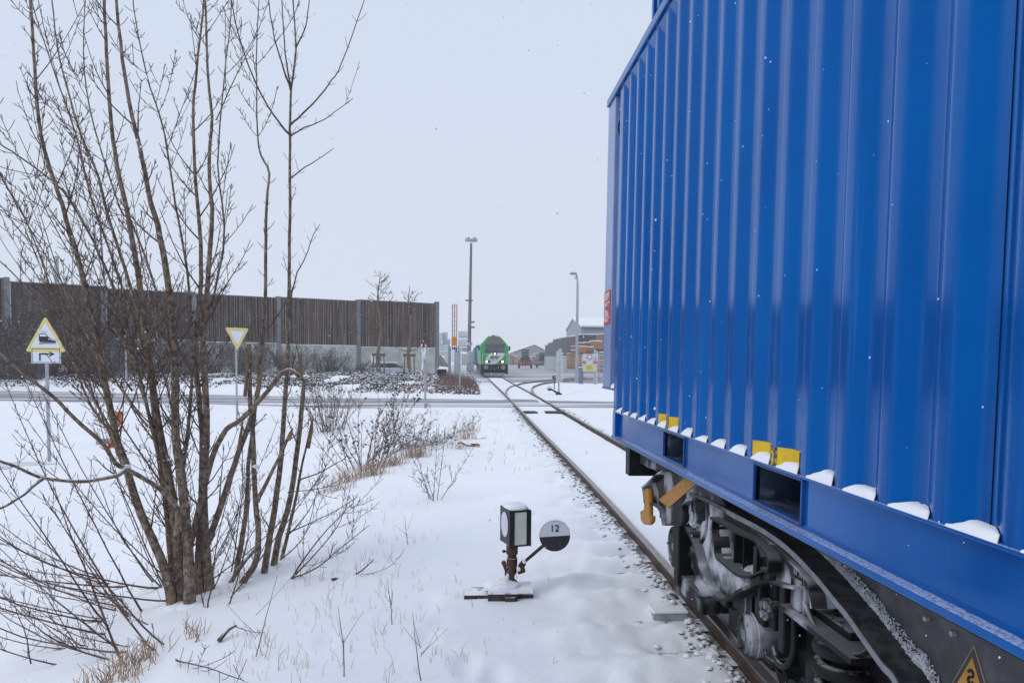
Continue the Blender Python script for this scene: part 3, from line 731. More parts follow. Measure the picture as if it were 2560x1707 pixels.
p = WX(*Z7(1130, 1400), 1.44); mb = MB(); mb.tube([(1.44, p.y, p.z+.10), (1.44, p.y, p.z-.14)], [.022, .022], 10); mb.tube([(1.435, p.y-.012, p.z+.08), (1.435, p.y-.012, p.z-.12)], .008, 8); mb.build('brake_pin', M_edge, wag)
def hose(pts, r, m=M_dark2, X=1.44):
    P = bez([tuple(WX(1560+u/2.583, 1100+v_/2.583, X+dx)) for u, v_, dx in pts], 30); mb = MB(); mb.tube(P, r, 8); mb.build('brake_hose', m, wag, smooth=True)
hose([(1130, 960, 0), (1170, 1060, -.02), (1230, 1200, -.03), (1340, 1330, -.03), (1450, 1385, -.03), (1530, 1385, -.02), (1590, 1345, 0)], .010, M_dark)
hose([(960, 1340, 0), (990, 1430, -.03), (1040, 1460, -.04), (1090, 1380, -.03), (1100, 1200, 0), (1100, 1020, .03)], .013)
hose([(910, 1350, 0), (920, 1400, -.03), (970, 1440, -.03), (1010, 1500, 0)], .009)
hose([(1160, 960, 0), (1180, 1000, 0), (1170, 1090, 0), (1150, 1180, 0)], .016)
mb = MB(); p = WX(1560+1130/2.583, 1100+1000/2.583, 1.42); mb.b2(1.40, 1.46, p.y-.045, p.y+.045, p.z-.06, p.z+.07); mb.b2(1.41, 1.45, p.y-.07, p.y-.05, p.z-.07, p.z+.14); mb.build('valve_block', M_dark, wag, bevel=.008)
mb = MB(); q0 = WX(1560+1210/2.583, 1100+1090/2.583, 1.5); mb.b2(1.38, 1.6, 2.5, q0.y+.05, q0.z-.012, q0.z+.01); mb.build('step_plate', M_dark, wag)
# ------------------------------------------------------------------ switch lantern with lever weight
def Z4(u, v): return (1160+u/4.9, 1220+v/4.9)
lan = thing('switch_lantern', 'black railway switch lantern with white panels on a rusty post with number disc 12', 'switch lantern', (LAN.x, LAN.y, -.12))
YL = 5.75
c0 = W(*Z4(690, 490), YL-.06)        # centre of the front face
mb = MB(); rzl = R(17); Rm = Matrix.Rotation(rzl, 3, 'Z')
LW, LD, LH = .165, .24, .285
cc = Vector((c0.x, c0.y, c0.z))+Rm @ Vector((0, LD/2, 0))
def lloc(x, y, z): return cc+Rm @ Vector((x, y, z))
mb.box(cc, (LW, LD, LH), 0, Rm); bx_ = mb.build('lantern_box', M_blk, lan, bevel=.004)
mb = MB()
for x0, x1, z0, z1 in ((-.0825, -.050, -.143, .143), (.050, .0825, -.143, .143), (-.05, .05, .128, .143), (-.05, .05, -.143, -.132)):
    mb.box(lloc((x0+x1)/2, -LD/2-.004, (z0+z1)/2), (x1-x0, .009, z1-z0), 0, Rm)
mb.box(lloc(.079, -LD/2-.012, 0), (.007, .024, .286), 0, Rm); mb.box(lloc(-LW/2-.004, -LD/2+.01, 0), (.008, .02, .286), 0, Rm)
mb.build('front_frame', M_blk, bx_)
mb = MB(); mb.box(lloc(-.0, -LD/2-.002, -.002), (.100, .006, .255), 0, Rm); mb.build('glass_panel', M_lens, lan)
mb = MB(); n = 28; vs = [lloc(-LW/2-.004, .005+.078*math.cos(2*math.pi*k/n), .012+.100*math.sin(2*math.pi*k/n)) for k in range(n)]
mb.add(vs, [tuple(range(n))]); mb.build('round_glass', M_white, lan)
mb = MB(); vs = []
for j, (sc, h) in enumerate(((1.0, 0), (.99, .012), (.90, .024), (.6, .032), (.2, .034))):
    for k in range(16):
        a = 2*math.pi*k/16; cx_, sy_ = math.cos(a), math.sin(a); q = max(abs(cx_), abs(sy_))**.6
        vs.append(lloc(cx_/q*LW/2*sc*1.02, sy_/q*LD/2*sc*1.02, LH/2+h-.001))
mb.add(vs, [(j*16+k, j*16+(k+1) % 16, (j+1)*16+(k+1) % 16, (j+1)*16+k) for j in range(4) for k in range(16)]+[tuple(64+k for k in range(16))])
mb.build('snow_cap', M_snow, lan, smooth=True)
pc = W(*Z4(590, 900), YL); px_, py_ = pc.x, YL+.02
zz = lambda v: W(*Z4(590, v), YL).z
mb = MB()
for a, b, r in ((700, 810, .046), (810, 860, .036), (860, 960, .043), (960, 1050, .038), (1050, 1290, .025), (1290, 1330, .04)):
    mb.cyl((px_, py_, zz(b)), (px_, py_, zz(a)), r, 16)
mb.build('post', M_rust, lan, bevel=.002)
py_ = YL+.02
mb = MB(); q = W(*Z4(490, 775), YL); mb.cyl((q.x-.012, py_-.01, q.z), (px_, py_, q.z), .008, 8); mb.ball((q.x, py_-.01, q.z), .014, 8, 6); mb.build('clamp_screw', M_rust, lan)
def pl(name, pts, y, th, m, par):
    mb = MB(); P = [W(*Z4(u, v), y) for u, v in pts]; mb.prism([(p.x, p.z) for p in P], 'y', y-th/2, y+th/2); return mb.build(name, m, par, bevel=.003)
pl('bracket_ear', [(455, 905), (490, 880), (515, 900), (530, 1000), (515, 1080), (500, 1070), (500, 1010)], YL+.04, .03, M_rust, lan)
pl('base_gusset', [(530, 1110), (545, 1250), (445, 1245), (480, 1180)], YL+.02, .02, M_rust, lan)
pl('base_gusset', [(620, 1110), (650, 1130), (668, 1180), (625, 1215)], YL+.02, .02, M_rust, lan)
pl('pivot_arm', [(670, 940), (710, 890), (760, 920), (735, 960), (752, 1000), (745, 1020), (665, 1048), (650, 1010)], YL, .05, M_rust, lan)
a, b = W(*Z4(735, 905), YL-.01), W(*Z4(985, 690), YL-.03)
mb = MB(); mb.tube([a, b], [.0125, .014], 10); arm = mb.build('lever_arm', M_blk, lan)
dc = W(*Z4(1112, 585), YL-.045); rd = .121
mb = MB(); mb.cyl(dc+Vector((0, .012, 0)), dc-Vector((0, .004, 0)), rd, 48); dsk = mb.build('number_disc', M_blk, lan)
t0 = R(3.5)
def half(a0, a1, r_, y, name, m):
    mb = MB(); n = 28; vs = [dc+Vector((r_*math.cos(a0+(a1-a0)*k/n), -y, r_*math.sin(a0+(a1-a0)*k/n))) for k in range(n+1)]
    mb.add(vs, [tuple(range(n+1))[::-1]]); return mb.build(name, m, dsk)
half(t0, t0+math.pi, rd-.002, .0055, 'white_half', M_white); half(t0+math.pi, t0+2*math.pi, rd-.002, .0055, 'black_half', M_blk)
text('12', .076, facing(dc+Vector((-.003, -.008, .060)), 0, R(2)), M_text, dsk, ext=.001, bold=.0008)
mb = MB(); vs = []; n = 26
for k in range(n+1):
    a = R(12)+R(156)*k/n; h = .010*max(0, math.sin(math.pi*k/n))**.7+.001
    for (dy, dr) in ((-.005, 0), (-.003, h), (.010, h), (.013, 0)): vs.append(dc+Vector(((rd+dr)*math.cos(a), dy, (rd+dr)*math.sin(a))))
mb.add(vs, [(i*4+j, (i+1)*4+j, (i+1)*4+(j+1) % 4, i*4+(j+1) % 4) for i in range(n) for j in range(4)]); mb.build('snow_rim', M_snow, dsk, smooth=True)
mb = MB()
for (u, v, r_, q) in ((738, 888, .016, 1), (672, 980, .016, 1.2), (530, 1075, .014, 1.2), (635, 1078, .012, 1.4)):
    p = W(*Z4(u, v), YL-.02); mb.ball((p.x, p.y, p.z-.006), r_, 10, 6, (1, 1, q))
mb.build('settled_snow', M_snow, lan, smooth=True)
# timbers and base plate
a = W(*Z4(0, 1345), YL-.10); b = W(*Z4(860, 1330), YL-.10); c1 = W(*Z4(295, 1335), YL-.12); c2 = W(*Z4(660, 1335), YL-.12)
mb = MB(); mb.b2(a.x, b.x, YL-.05, YL+.16, a.z-.12, a.z+.006); mb.build('timber', M_wood, lan, bevel=.006)
mb = MB(); mb.b2(c1.x, c2.x, YL-.12, YL-.05, c1.z-.06, c1.z+.024); mb.b2(c1.x+.13, c2.x-.02, YL-.135, YL-.12, c1.z-.08, c1.z+.0); mb.build('base_plate', M_wood, lan, bevel=.004)
mb = MB(); mb.b2(c1.x+.005, c2.x+.12, YL-.10, YL+.14, c1.z+.02, c1.z+.045); mb.ball(((c1.x+c2.x)/2, YL+.02, c1.z+.04), .13, 14, 6, (1.2, .8, .5), .05, half=True); mb.build('snow_cushion', M_snow, lan, bevel=.012, seg=3)
for u, v in ((372, 1243), (785, 1252)):
    p = W(*Z4(u, v), YL+.05); mb = MB(); mb.cyl((p.x, p.y, p.z-.03), (p.x, p.y, p.z+.002), .013, 8); mb.build('anchor_bolt', M_rust, lan)
# ------------------------------------------------------------------ trees and shrubs
UP = Vector((0, 0, 1))
def rvec(rs): return Vector((rs.gauss(0, 1), rs.gauss(0, 1), rs.gauss(0, 1))).normalized()
def twig(mb, rs, p, d, L, r, lift=.25, wob=.10, n=5, seg=4, spurs=True, rmin=.0016, depth=0):
    pts = [Vector(p)]; st = L/n; d = d.normalized(); ds = [d.copy()]
    for i in range(n):
        d = (d+UP*lift*(1/n)*2+rvec(rs)*wob).normalized(); pts.append(pts[-1]+d*st); ds.append(d.copy())
    rr = [max(rmin, r*(1-.72*i/n)) for i in range(n+1)]
    mb.tube(pts, rr, seg, cap=False)
    if spurs:
        node = max(.05, L/7); t = node*rs.uniform(.6, 1.2); side = rvec(rs)
        while t < L*.97:
            f = t/st; i = min(int(f), n-1); q = pts[i].lerp(pts[i+1], f-i); dd = ds[i+1]
            side = (side-dd*side.dot(dd)).normalized() if side.cross(dd).length > .1 else rvec(rs)
            for sg in (1, -1):
                if rs.random() < .62:
                    ll = rs.uniform(.025, .07) if rs.random() < .6 or depth > 0 else L*rs.uniform(.18, .42)*(1-t/L*.5)
                    dr = (dd*.75+side*sg*.8).normalized()
                    twig(mb, rs, q, dr, ll, max(rmin, r*.45), lift*.9, wob, 3 if ll > .1 else 2, 3, ll > .12, rmin, depth+1)
            side = dd.cross(side); t += node*rs.uniform(.7, 1.3)
    return pts, ds
def stem(px, Yb, Yt, r0, r1, rs, bend=.05):
    """main stem traced by its pixels, running from distance Yb at the foot to Yt at the top"""
    n = len(px); P = []
    y1_, y0_ = px[0][1], px[-1][1]
    for i, (a, b) in enumerate(px):
        t = i/(n-1); P.append(tuple(W(a, b, Yb+(Yt-Yb)*t+bend*math.sin(t*5+Yb*7))))
    N = max(10, n*3); Q = bez(P, N)
    Q = [Vector(q)+rvec(rs)*.003 for q in Q]
    return Q, [r0+(r1*.7-r0)*(i/(N-1))**.52 for i in range(N)]
def grow(mb, rs, Q, rad, start, step, long_p, Lr, lift=.35, rmin=.0022):
    """opposite side shoots along a stem"""
    acc = 0; nxt = start; side = rvec(rs)
    for i in range(len(Q)-1):
        a, b = Q[i], Q[i+1]; seg = (b-a).length; dd = (b-a).normalized()
        while acc+seg > nxt:
            q = a.lerp(b, (nxt-acc)/seg); side = (side-dd*side.dot(dd)).normalized()
            for sg in (1, -1):
                if rs.random() < .85:
                    r_ = rad[i]
                    if rs.random() < long_p:
                        L = rs.uniform(*Lr); twig(mb, rs, q, dd*.8+side*sg*.75, L, min(r_*.42, .0075), lift, .07, max(5, int(L*7)), 4, True, rmin)
                    else: twig(mb, rs, q, dd*.4+side*sg*.9, rs.uniform(.03, .12), .0028, lift, .1, 2, 3, False, rmin)
            side = dd.cross(side)+rvec(rs)*.3; nxt += step*rs.uniform(.7, 1.35)
        acc += seg
rs = random.Random(21)
base1 = WZ(450, 1570, -.62)
tree1 = thing('bare_tree', 'large leafless tree with many stems leaning left, rooted in snow left of the lantern', 'tree', tuple(W(450, 1560, 6.4)))
A = [([(437, 1586), (424, 1473), (397, 1383), (347, 1270), (311, 1149), (293, 1100), (265, 973), (245, 870), (220, 753), (193, 639), (169, 560), (153, 505), (115, 390), (94, 275), (86, 145), (76, 0), (72, -80)], 6.45, 6.0, .052, .012, .10, .34),
     ([(442, 1541), (446, 1406), (433, 1270), (415, 1158), (403, 1100), (372, 904), (358, 784), (344, 674), (324, 560), (298, 440), (279, 325), (268, 153), (260, 0), (256, -80)], 6.5, 6.7, .058, .014, .11, .30),
     ([(470, 1560), (475, 1480), (469, 1361), (455, 1203), (440, 1100), (437, 939), (431, 801), (413, 663), (393, 560), (375, 497), (352, 383), (325, 268), (302, 115), (291, 0), (285, -80)], 6.35, 6.2, .062, .012, .11, .30),
     ([(531, 1532), (518, 1406), (508, 1270), (513, 1135), (517, 1100), (513, 939), (506, 836), (517, 732), (530, 560), (528, 497), (522, 402), (530, 306), (520, 191), (513, 0), (508, -80)], 6.6, 6.5, .052, .010, .11, .30),
     ([(505, 1545), (497, 1400), (505, 1250), (506, 1100), (499, 1008), (489, 870), (503, 698), (498, 560), (486, 421), (484, 268), (494, 153), (510, 0), (512, -80)], 6.55, 6.9, .046, .009, .11, .30),
     ([(430, 1440), (420, 1300), (395, 1120), (379, 973), (362, 836), (331, 732), (276, 560), (245, 440), (200, 330), (176, 249), (145, 126), (130, 4), (125, -60)], 6.5, 7.3, .034, .006, .11, .34),
     ([(440, 1350), (442, 1270), (392, 1216), (316, 1171), (289, 1158), (252, 1104), (180, 1040), (131, 990), (69, 942), (0, 887), (-60, 850)], 6.3, 5.6, .030, .014, .16, .22),
     ([(316, 1171), (289, 1189), (203, 1203), (104, 1194), (50, 1170), (0, 1153), (-60, 1130)], 6.1, 5.4, .022, .012, .14, .25),
     ([(104, 1196), (50, 1243), (0, 1270), (-60, 1290)], 5.6, 5.3, .013, .009, .16, .2),
     ([(462, 1420), (520, 1180), (560, 1080), (604, 1048), (668, 978), (706, 933), (731, 927), (757, 950)], 6.5, 6.3, .030, .022, .2, .10),
     ([(470, 1500), (560, 1240), (600, 1120), (640, 1010), (650, 900), (662, 768), (664, 600), (668, 497), (672, 429), (650, 380), (642, 300), (642, 100), (650, -40)], 6.6, 6.9, .036, .005, .12, .24),
     ([(395, 1130), (340, 900), (300, 760), (250, 640), (210, 560), (150, 470), (60, 400), (0, 360), (-40, 335)], 6.5, 5.8, .018, .006, .12, .34),
     ([(300, 1110), (220, 1000), (170, 860), (120, 700), (60, 540), (0, 440), (-40, 390)], 6.3, 6.9, .014, .005, .12, .36),
     ([(370, 900), (300, 700), (230, 500), (190, 340), (140, 190), (95, 60), (70, -40)], 6.6, 6.4, .014, .005, .12, .34),
     ([(455, 1200), (480, 950), (470, 700), (440, 520), (410, 330), (370, 200), (340, 60), (330, -40)], 6.4, 7.2, .018, .006, .11, .32),
     ([(436, 940), (395, 740), (330, 560), (300, 520), (230, 300), (210, 150), (215, -20)], 6.3, 6.0, .014, .005, .12, .32),
     ([(520, 800), (560, 600), (545, 420), (555, 250), (575, 60), (580, -40)], 6.5, 6.1, .012, .005, .12, .3),
     ([(293, 1100), (180, 900), (110, 780), (40, 690), (-40, 620)], 6.2, 5.8, .012, .005, .12, .34),
     ([(540, 300), (600, 170), (640, 90), (680, -20)], 6.5, 6.3, .006, .003, .12, .2)]
cr = MB()
for i in range(10):              # secondary stems leaning out to the left
    x0, y0 = rs.uniform(300, 470), rs.uniform(900, 1350); an = R(rs.uniform(48, 84)); L = rs.uniform(450, 1000)
    x1, y1 = x0-math.cos(an)*L, y0-math.sin(an)*L; mx, my = x0*.5+x1*.5-rs.uniform(0, 40), y0*.5+y1*.5+rs.uniform(0, 40)
    A.append(([(x0, y0), (x0*.75+mx*.25, y0*.75+my*.25+10), (mx, my), (mx*.5+x1*.5-6, my*.5+y1*.5), (x1, y1)], rs.uniform(6.1, 6.8), rs.uniform(5.5, 7.4), rs.uniform(.009, .013), .003, .11, .3))
for px, yb, yt, r0, r1, stp, lp in A:
    Q, rad = stem(px, yb, yt, r0, r1, rs)
    mb = MB(); mb.tube(Q, rad, 9)
    for _ in range(int(len(Q)*.5)):     # knots and bud scars
        i = rs.randrange(len(Q)-2); mb.ball(Q[i]+rvec(rs)*rad[i]*.8, rad[i]*.3+.003, 6, 4)
    mb.build('trunk', M_bark, tree1, smooth=True)
    grow(cr, rs, Q, rad, .35 if r0 > .03 else .1, stp*.9, lp*.72, (.18, .80), .35, .0028)
cr.build('crown', M_twig, tree1, smooth=True)
# broken, splintered top
mb = MB()
for (u, v, u2, v2, r_) in ((623, 860, 612, 990, .018), (664, 880, 640, 990, .02), (606, 1050, 596, 1130, .02)):
    mb = MB(); mb.tube([W(u2, v2, 6.6), W((u+u2)/2, (v+v2)/2, 6.6), W(u, v, 6.6)], [r_, r_*.7, .003], 5); mb.build('splintered_wood', M_split, tree1)
tree2 = thing('bare_tree', 'smaller leafless tree clump with one tall slim stem and snapped stems, nearer the lantern', 'tree', tuple(W(640, 1470, 6.9)))
Bt = [([(648, 1478), (657, 1451), (671, 1361), (689, 1252), (703, 1140), (709, 1055), (717, 943), (720, 863), (722, 736), (723, 640), (725, 478), (725, 344), (727, 237), (739, 134), (737, 60), (730, -40)], 6.9, 6.9, .043, .008, .12, .26),
      ([(727, 340), (700, 310), (660, 250), (620, 160), (590, 60), (572, -40)], 6.9, 6.6, .012, .006, .14, .2),
      ([(727, 312), (762, 280), (800, 240), (830, 200), (850, 170), (890, 60), (918, -20)], 6.9, 7.1, .011, .005, .2, .04),
      ([(727, 340), (760, 320), (800, 305), (840, 278), (882, 246)], 6.9, 7.1, .009, .004, .2, .04),
      ([(728, 445), (760, 420), (800, 395), (834, 372)], 6.9, 7.1, .008, .004, .2, .04),
      ([(727, 225), (705, 160), (685, 90), (668, -20)], 6.9, 6.8, .011, .006, .14, .1),
      ([(727, 225), (712, 120), (703, -20)], 6.9, 7.0, .010, .006, .14, .1),
      ([(739, 120), (760, 80), (770, 30), (775, -30)], 6.9, 7.0, .009, .005, .14, .1),
      ([(721, 780), (740, 690), (765, 640), (782, 590), (800, 560)], 6.9, 7.0, .009, .004, .12, .3),
      ([(680, 1464), (693, 1361), (725, 1248), (747, 1090), (757, 991), (760, 946)], 7.1, 7.1, .040, .026, .2, .12),
      ([(695, 1451), (702, 1406), (734, 1270), (761, 1135), (783, 1041)], 7.3, 7.3, .034, .010, .16, .14),
      ([(585, 1464), (598, 1383), (616, 1270), (621, 1158), (634, 1060), (642, 980)], 7.0, 7.0, .034, .02, .16, .14),
      ([(580, 1514), (610, 1450), (639, 1406), (646, 1338), (639, 1248), (632, 1100), (624, 959), (623, 860)], 6.6, 6.7, .038, .026, .2, .12),
      ([(643, 1252), (680, 1180), (731, 1072)], 6.6, 6.5, .024, .016, .2, .1),
      ([(540, 1510), (600, 1420), (640, 1370)], 6.6, 6.8, .028, .018, .2, .1),
      ([(695, 1510), (730, 1445), (775, 1375), (830, 1310), (885, 1255)], 6.6, 6.4, .013, .004, .12, .35),
      ([(728, 1445), (790, 1420), (850, 1370), (925, 1312)], 6.5, 6.3, .010, .004, .12, .35),
      ([(740, 1435), (800, 1370), (840, 1320), (860, 1280)], 6.5, 6.5, .008, .004, .12, .3),
      ([(725, 1330), (790, 1300), (850, 1270), (895, 1240)], 6.9, 6.6, .008, .003, .12, .3),
      ([(745, 1200), (800, 1180), (860, 1147)], 6.9, 6.7, .010, .005, .2, .15),
      ([(720, 1230), (800, 1220), (850, 1210)], 6.9, 6.6, .006, .003, .12, .3),
      ([(700, 1400), (760, 1340), (790, 1240), (800, 1150)], 7.0, 7.2, .007, .003, .12, .3)]
cr = MB()
for px, yb, yt, r0, r1, stp, lp in Bt:
    Q, rad = stem(px, yb, yt, r0, r1, rs, .03)
    mb = MB(); mb.tube(Q, rad, 9)
    for _ in range(int(len(Q)*.4)):
        i = rs.randrange(len(Q)-2); mb.ball(Q[i]+rvec(rs)*rad[i]*.8, rad[i]*.3+.002, 6, 4)
    mb.build('trunk', M_bark if r0 > .015 else M_twig, tree2, smooth=True)
    grow(cr, rs, Q, rad, .3 if r0 > .03 else .1, stp, lp*.7, (.15, .55))
cr.build('crown', M_twig, tree2, smooth=True)
mb = MB()
for (u, v, u2, v2, r_, y_) in ((783, 1035, 770, 1120, .02, 7.28), (742, 865, 755, 950, .016, 7.05), (731, 1068, 722, 1100, .016, 6.5)):
    mb = MB(); mb.tube([W(u2, v2, y_), W((u+u2)/2+2, (v+v2)/2, y_), W(u, v, y_)], [r_, r_*.8, .003], 5); mb.build('splintered_wood', M_split, tree2)
# low fan of shoots on the left
def G(px, py, dz=.02):           # point on the snow under a pixel
    z = -.15
    for _ in range(25): p = WZ(px, py, z); z = .5*z+.5*(Hz(p.x, p.y)+dz)
    return p
shr = thing('bare_shrub', 'low leafless shrub fanning left over snow at the foot of the big tree', 'shrub', tuple(W(380, 1600, 6.0)))
cs = MB(); ct = MB()
fan = []
for i in range(27):
    bx0, by0 = rs.uniform(260, 450), rs.uniform(1430, 1660); t = i/45
    ang = R(rs.uniform(18, 78)); L = rs.uniform(380, 860)
    ex, ey = bx0-math.cos(ang)*L, by0-math.sin(ang)*L*.85
    yb = float(np.interp(by0, [1450, 1640], [6.9, 5.6])); fan.append((bx0, by0, ex, ey, yb, yb+rs.uniform(-1.0, .9), rs.uniform(.008, .017)))
for i in range(10):
    bx0, by0 = rs.uniform(60, 400), rs.uniform(1590, 1720); ang = R(rs.uniform(15, 80)); L = rs.uniform(200, 520)
    yb = rs.uniform(4.7, 5.5); fan.append((bx0, by0, bx0-math.cos(ang)*L, by0-math.sin(ang)*L*.8, yb, yb+rs.uniform(-.5, .5), rs.uniform(.006, .010)))
for i in range(16):
    bx0, by0 = rs.uniform(430, 600), rs.uniform(1420, 1530); ang = R(rs.uniform(35, 100)); L = rs.uniform(200, 480)
    fan.append((bx0, by0, bx0+math.cos(ang)*L, by0-math.sin(ang)*L, 6.9, rs.uniform(6.4, 7.4), rs.uniform(.006, .010)))
for (x0, y0, x1, y1, yb, yt, r0) in fan:
    q_ = G(x0, min(y0, 1690), -.02); yt += q_.y-yb; yb = q_.y
    mx, my = (x0+x1)/2+rs.uniform(-20, 20), (y0+y1)/2+abs(x1-x0)*.10
    Q, rad = stem([(x0, y0), (x0*.7+mx*.3, y0*.7+my*.3+8), (mx, my), ((mx+x1)/2, (my+y1)/2+6), (x1, y1)], yb, yt, r0, .0035, rs, .02)
    cs.tube(Q, rad, 6); grow(ct, rs, Q, rad, .12, .15, .20, (.10, .40), .4)
cs.build('stems', M_twig, shr, smooth=True); ct.build('twigs', M_twig, shr, smooth=True)
# fallen branch and single twigs lying in the snow
def lying(lab, name, cat, pts, r, grow_p=.3, Z=None, m=M_twig):
    P = [Vector(p) for p in pts]; g = thing(name, lab, cat, tuple(P[0]))
    mb = MB(); Q = [Vector(q) for q in bez([tuple(p) for p in P], 14)]; rad = [r*(1-.7*i/13) for i in range(14)]
    mb.tube(Q, rad, 6); mb.build('branch', m, g, smooth=True); mb = MB(); grow(mb, rs, Q, rad, .08, .10, grow_p, (.06, .25), .2, .002)
    if mb.v: mb.build('twigs', m, g)
lying('forked dark branch poking out of the snow between the small tree and the lantern', 'fallen_branch', 'branch', [G(830, 1447), W(870, 1443, 6.55)+Vector((0, 0, 0)), W(905, 1425, 6.5), W(935, 1397, 6.45)], .011, .35)
lying('long thin curved twig trailing right from the forked branch on the snow', 'fallen_twig', 'branch', [W(880, 1438, 6.55), W(930, 1432, 6.5), W(975, 1415, 6.5), W(1002, 1388, 6.4)], .004, .02)
lying('short reddish broken stick lying on snow below the big tree', 'fallen_stick', 'branch', [G(548, 1600), G(570, 1575, .05), G(592, 1562, .08)], .018, .1)
lying('thin bent twig in front of the big tree at lower left', 'fallen_twig', 'branch', [G(440, 1650), G(520, 1668, .1), G(580, 1690, .12), G(610, 1700, .02)], .006, .2)
# ------------------------------------------------------------------ shrubs in the middle distance
def shrub(name, lab, px, py, n, Lr, spread, r=.006, lift=.2, m=M_twig, base=.25, lean=(0, 0), spurp=.5, group=None, leaves=0):
    p = G(px, py, 0); g = thing(name, lab, 'shrub', tuple(p), group=group)
    a = MB(); b = MB()
    for i in range(n):
        th = rs.uniform(0, 2*math.pi); q = p+Vector((math.cos(th), math.sin(th), 0))*rs.uniform(0, base)
        el = rs.uniform(*spread); d = Vector((math.cos(th)*math.cos(el)+lean[0], math.sin(th)*math.cos(el)+lean[1], math.sin(el)))
        L = rs.uniform(*Lr)
        pts, ds = twig(a, rs, q, d, L, r, lift, .08, 7, 4, False, .003)
        Q = [Vector(x) for x in pts]; grow(b, rs, Q, [r*.6]*len(Q), L*.2, L*.11, spurp, (L*.08, L*.3), .3, .003)
    if leaves:
        for _ in range(leaves):
            v = rs.choice(b.v); b.ball(Vector(v), rs.uniform(.012, .025), 4, 3, (1, 1, .8), .3)
    a.build('stems', m, g, smooth=True); b.build('twigs', m, g); return p
shrub('bare_shrub', 'upright bush of thin bare rods standing on snow just before the road', 820, 1080, 60, (1.2, 2.0), (R(50), R(85)), .007, .05, base=.55, spurp=.12)
shrub('bare_shrub', 'tangled dark shrub with dry grass at its foot on the embankment', 905, 1175, 26, (.9, 1.9), (R(20), R(80)), .008, .0, base=.45, spurp=.5, leaves=260)
shrub('bare_shrub', 'snow-laden low shrub leaning right beside the tangled one', 985, 1130, 30, (.8, 1.9), (R(5), R(35)), .008, .12, m=mat('snowy_twig', (.05, .035, .03), None, rough=.8, snow=(.1, .6, 6, 1)), base=.5, lean=(.9, .35), spurp=.6, leaves=320)
shrub('bare_shrub', 'few thin shoots of a young shrub on the snow above the lantern', 1085, 1250, 7, (.5, 1.05), (R(45), R(80)), .005, .1, base=.12, spurp=.2)
# bent rusty ring lying in the snow
p = G(1181, 1112, .03); g = thing('rusty_hoop', 'rusty bent metal hoop half sunk in snow beside dry grass', 'scrap metal', tuple(p))
mb = MB(); mb.torus(p, .15, .018, 'z', 20, 6, R(-150), R(100)); mb.tube([p+Vector((-.15, -.05, 0)), p+Vector((-.26, .02, .06)), p+Vector((-.32, 0, .03))], .02, 5); mb.build('hoop', mat('hoop_rust', (.10, .04, .02), (.22, .09, .03), 20, .8), g)
# ------------------------------------------------------------------ dry grass and weeds
def blades(mb, p, n, h, spread, w=.0035, lean=.35):
    for _ in range(n):
        a = rs.uniform(0, 6.28); q = Vector(p)+Vector((math.cos(a), math.sin(a), 0))*rs.uniform(0, spread); q.z = Hz(q.x, q.y)-.01
        hh = h*rs.uniform(.5, 1.2); d = Vector((rs.gauss(0, lean), rs.gauss(0, lean), 1)).normalized()
        q1 = q+d*hh*.55; d2 = (d+Vector((rs.gauss(0, .35), rs.gauss(0, .35), -.15))).normalized(); q2 = q1+d2*hh*.45
        mb.tube([q, q1, q2], [w, w*.8, w*.4], 3, cap=False)
gr = MB()
for px, py, n, h, sp_ in ((870, 1200, 90, .28, .35), (930, 1185, 120, .3, .3), (985, 1160, 100, .3, .3), (1030, 1140, 90, .28, .3), (1050, 1138, 60, .26, .25), (1160, 1095, 70, .35, .35), (1175, 1075, 50, .35, .3), (1150, 1120, 40, .25, .3), (845, 1222, 60, .22, .3), (470, 1590, 25, .16, .2), (300, 1690, 45, .2, .25), (340, 1650, 50, .2, .2), (270, 1700, 30, .2, .2)):
    blades(gr, G(px, py), n, h, sp_, .0035)
for _ in range(420):             # scattered stalks over the snow
    px, py = rs.uniform(560, 1420), rs.uniform(1130, 1700)
    if px > 1150 and rs.random() < .75: continue
    p = G(px, py)
    if p.x > 1.0: continue
    blades(gr, p, rs.choice((1, 1, 2, 3)), rs.uniform(.05, .20)*(1 if px < 1000 else .6), .05, .0016, .22)
for _ in range(200):
    p = Vector((rs.uniform(-4, 1.6), rs.uniform(12, 27), 0)); blades(gr, p, rs.choice((1, 2, 3)), .14, .12, .004)
tag(gr.build('dry_grass', M_grass), kind='stuff')
for i, (px, py, h, lab) in enumerate(((640, 1640, .55, 'tall thin dead weed stalk between the two leafless trees'), (860, 1690, .42, 'dead weed stalk with two side shoots at the bottom left of the lantern'), (1052, 1700, .38, 'forked dead weed stalk at the bottom of the snow'), (980, 1560, .34, 'cluster of upright reddish weed stalks left of the lantern base'), (1020, 1360, .30, 'faint pale weed stalk between lantern and small tree'))):
    p = G(px, py, 0); g = thing('dead_weed', lab, 'weed', tuple(p), group='dead weed stalks in the snow')
    mb = MB(); twig(mb, rs, p, Vector((rs.gauss(0, .15), 0, 1)), h, .0035, .1, .06, 6, 4, False, .0015)
    for _ in range(4): twig(mb, rs, p+Vector((0, 0, h*rs.uniform(.15, .6))), Vector((rs.gauss(0, .8), rs.gauss(0, .5), 1)), h*rs.uniform(.2, .6), .0022, .1, .06, 4, 3, False, .0012)
    mb.build('stalk', M_twig, g)
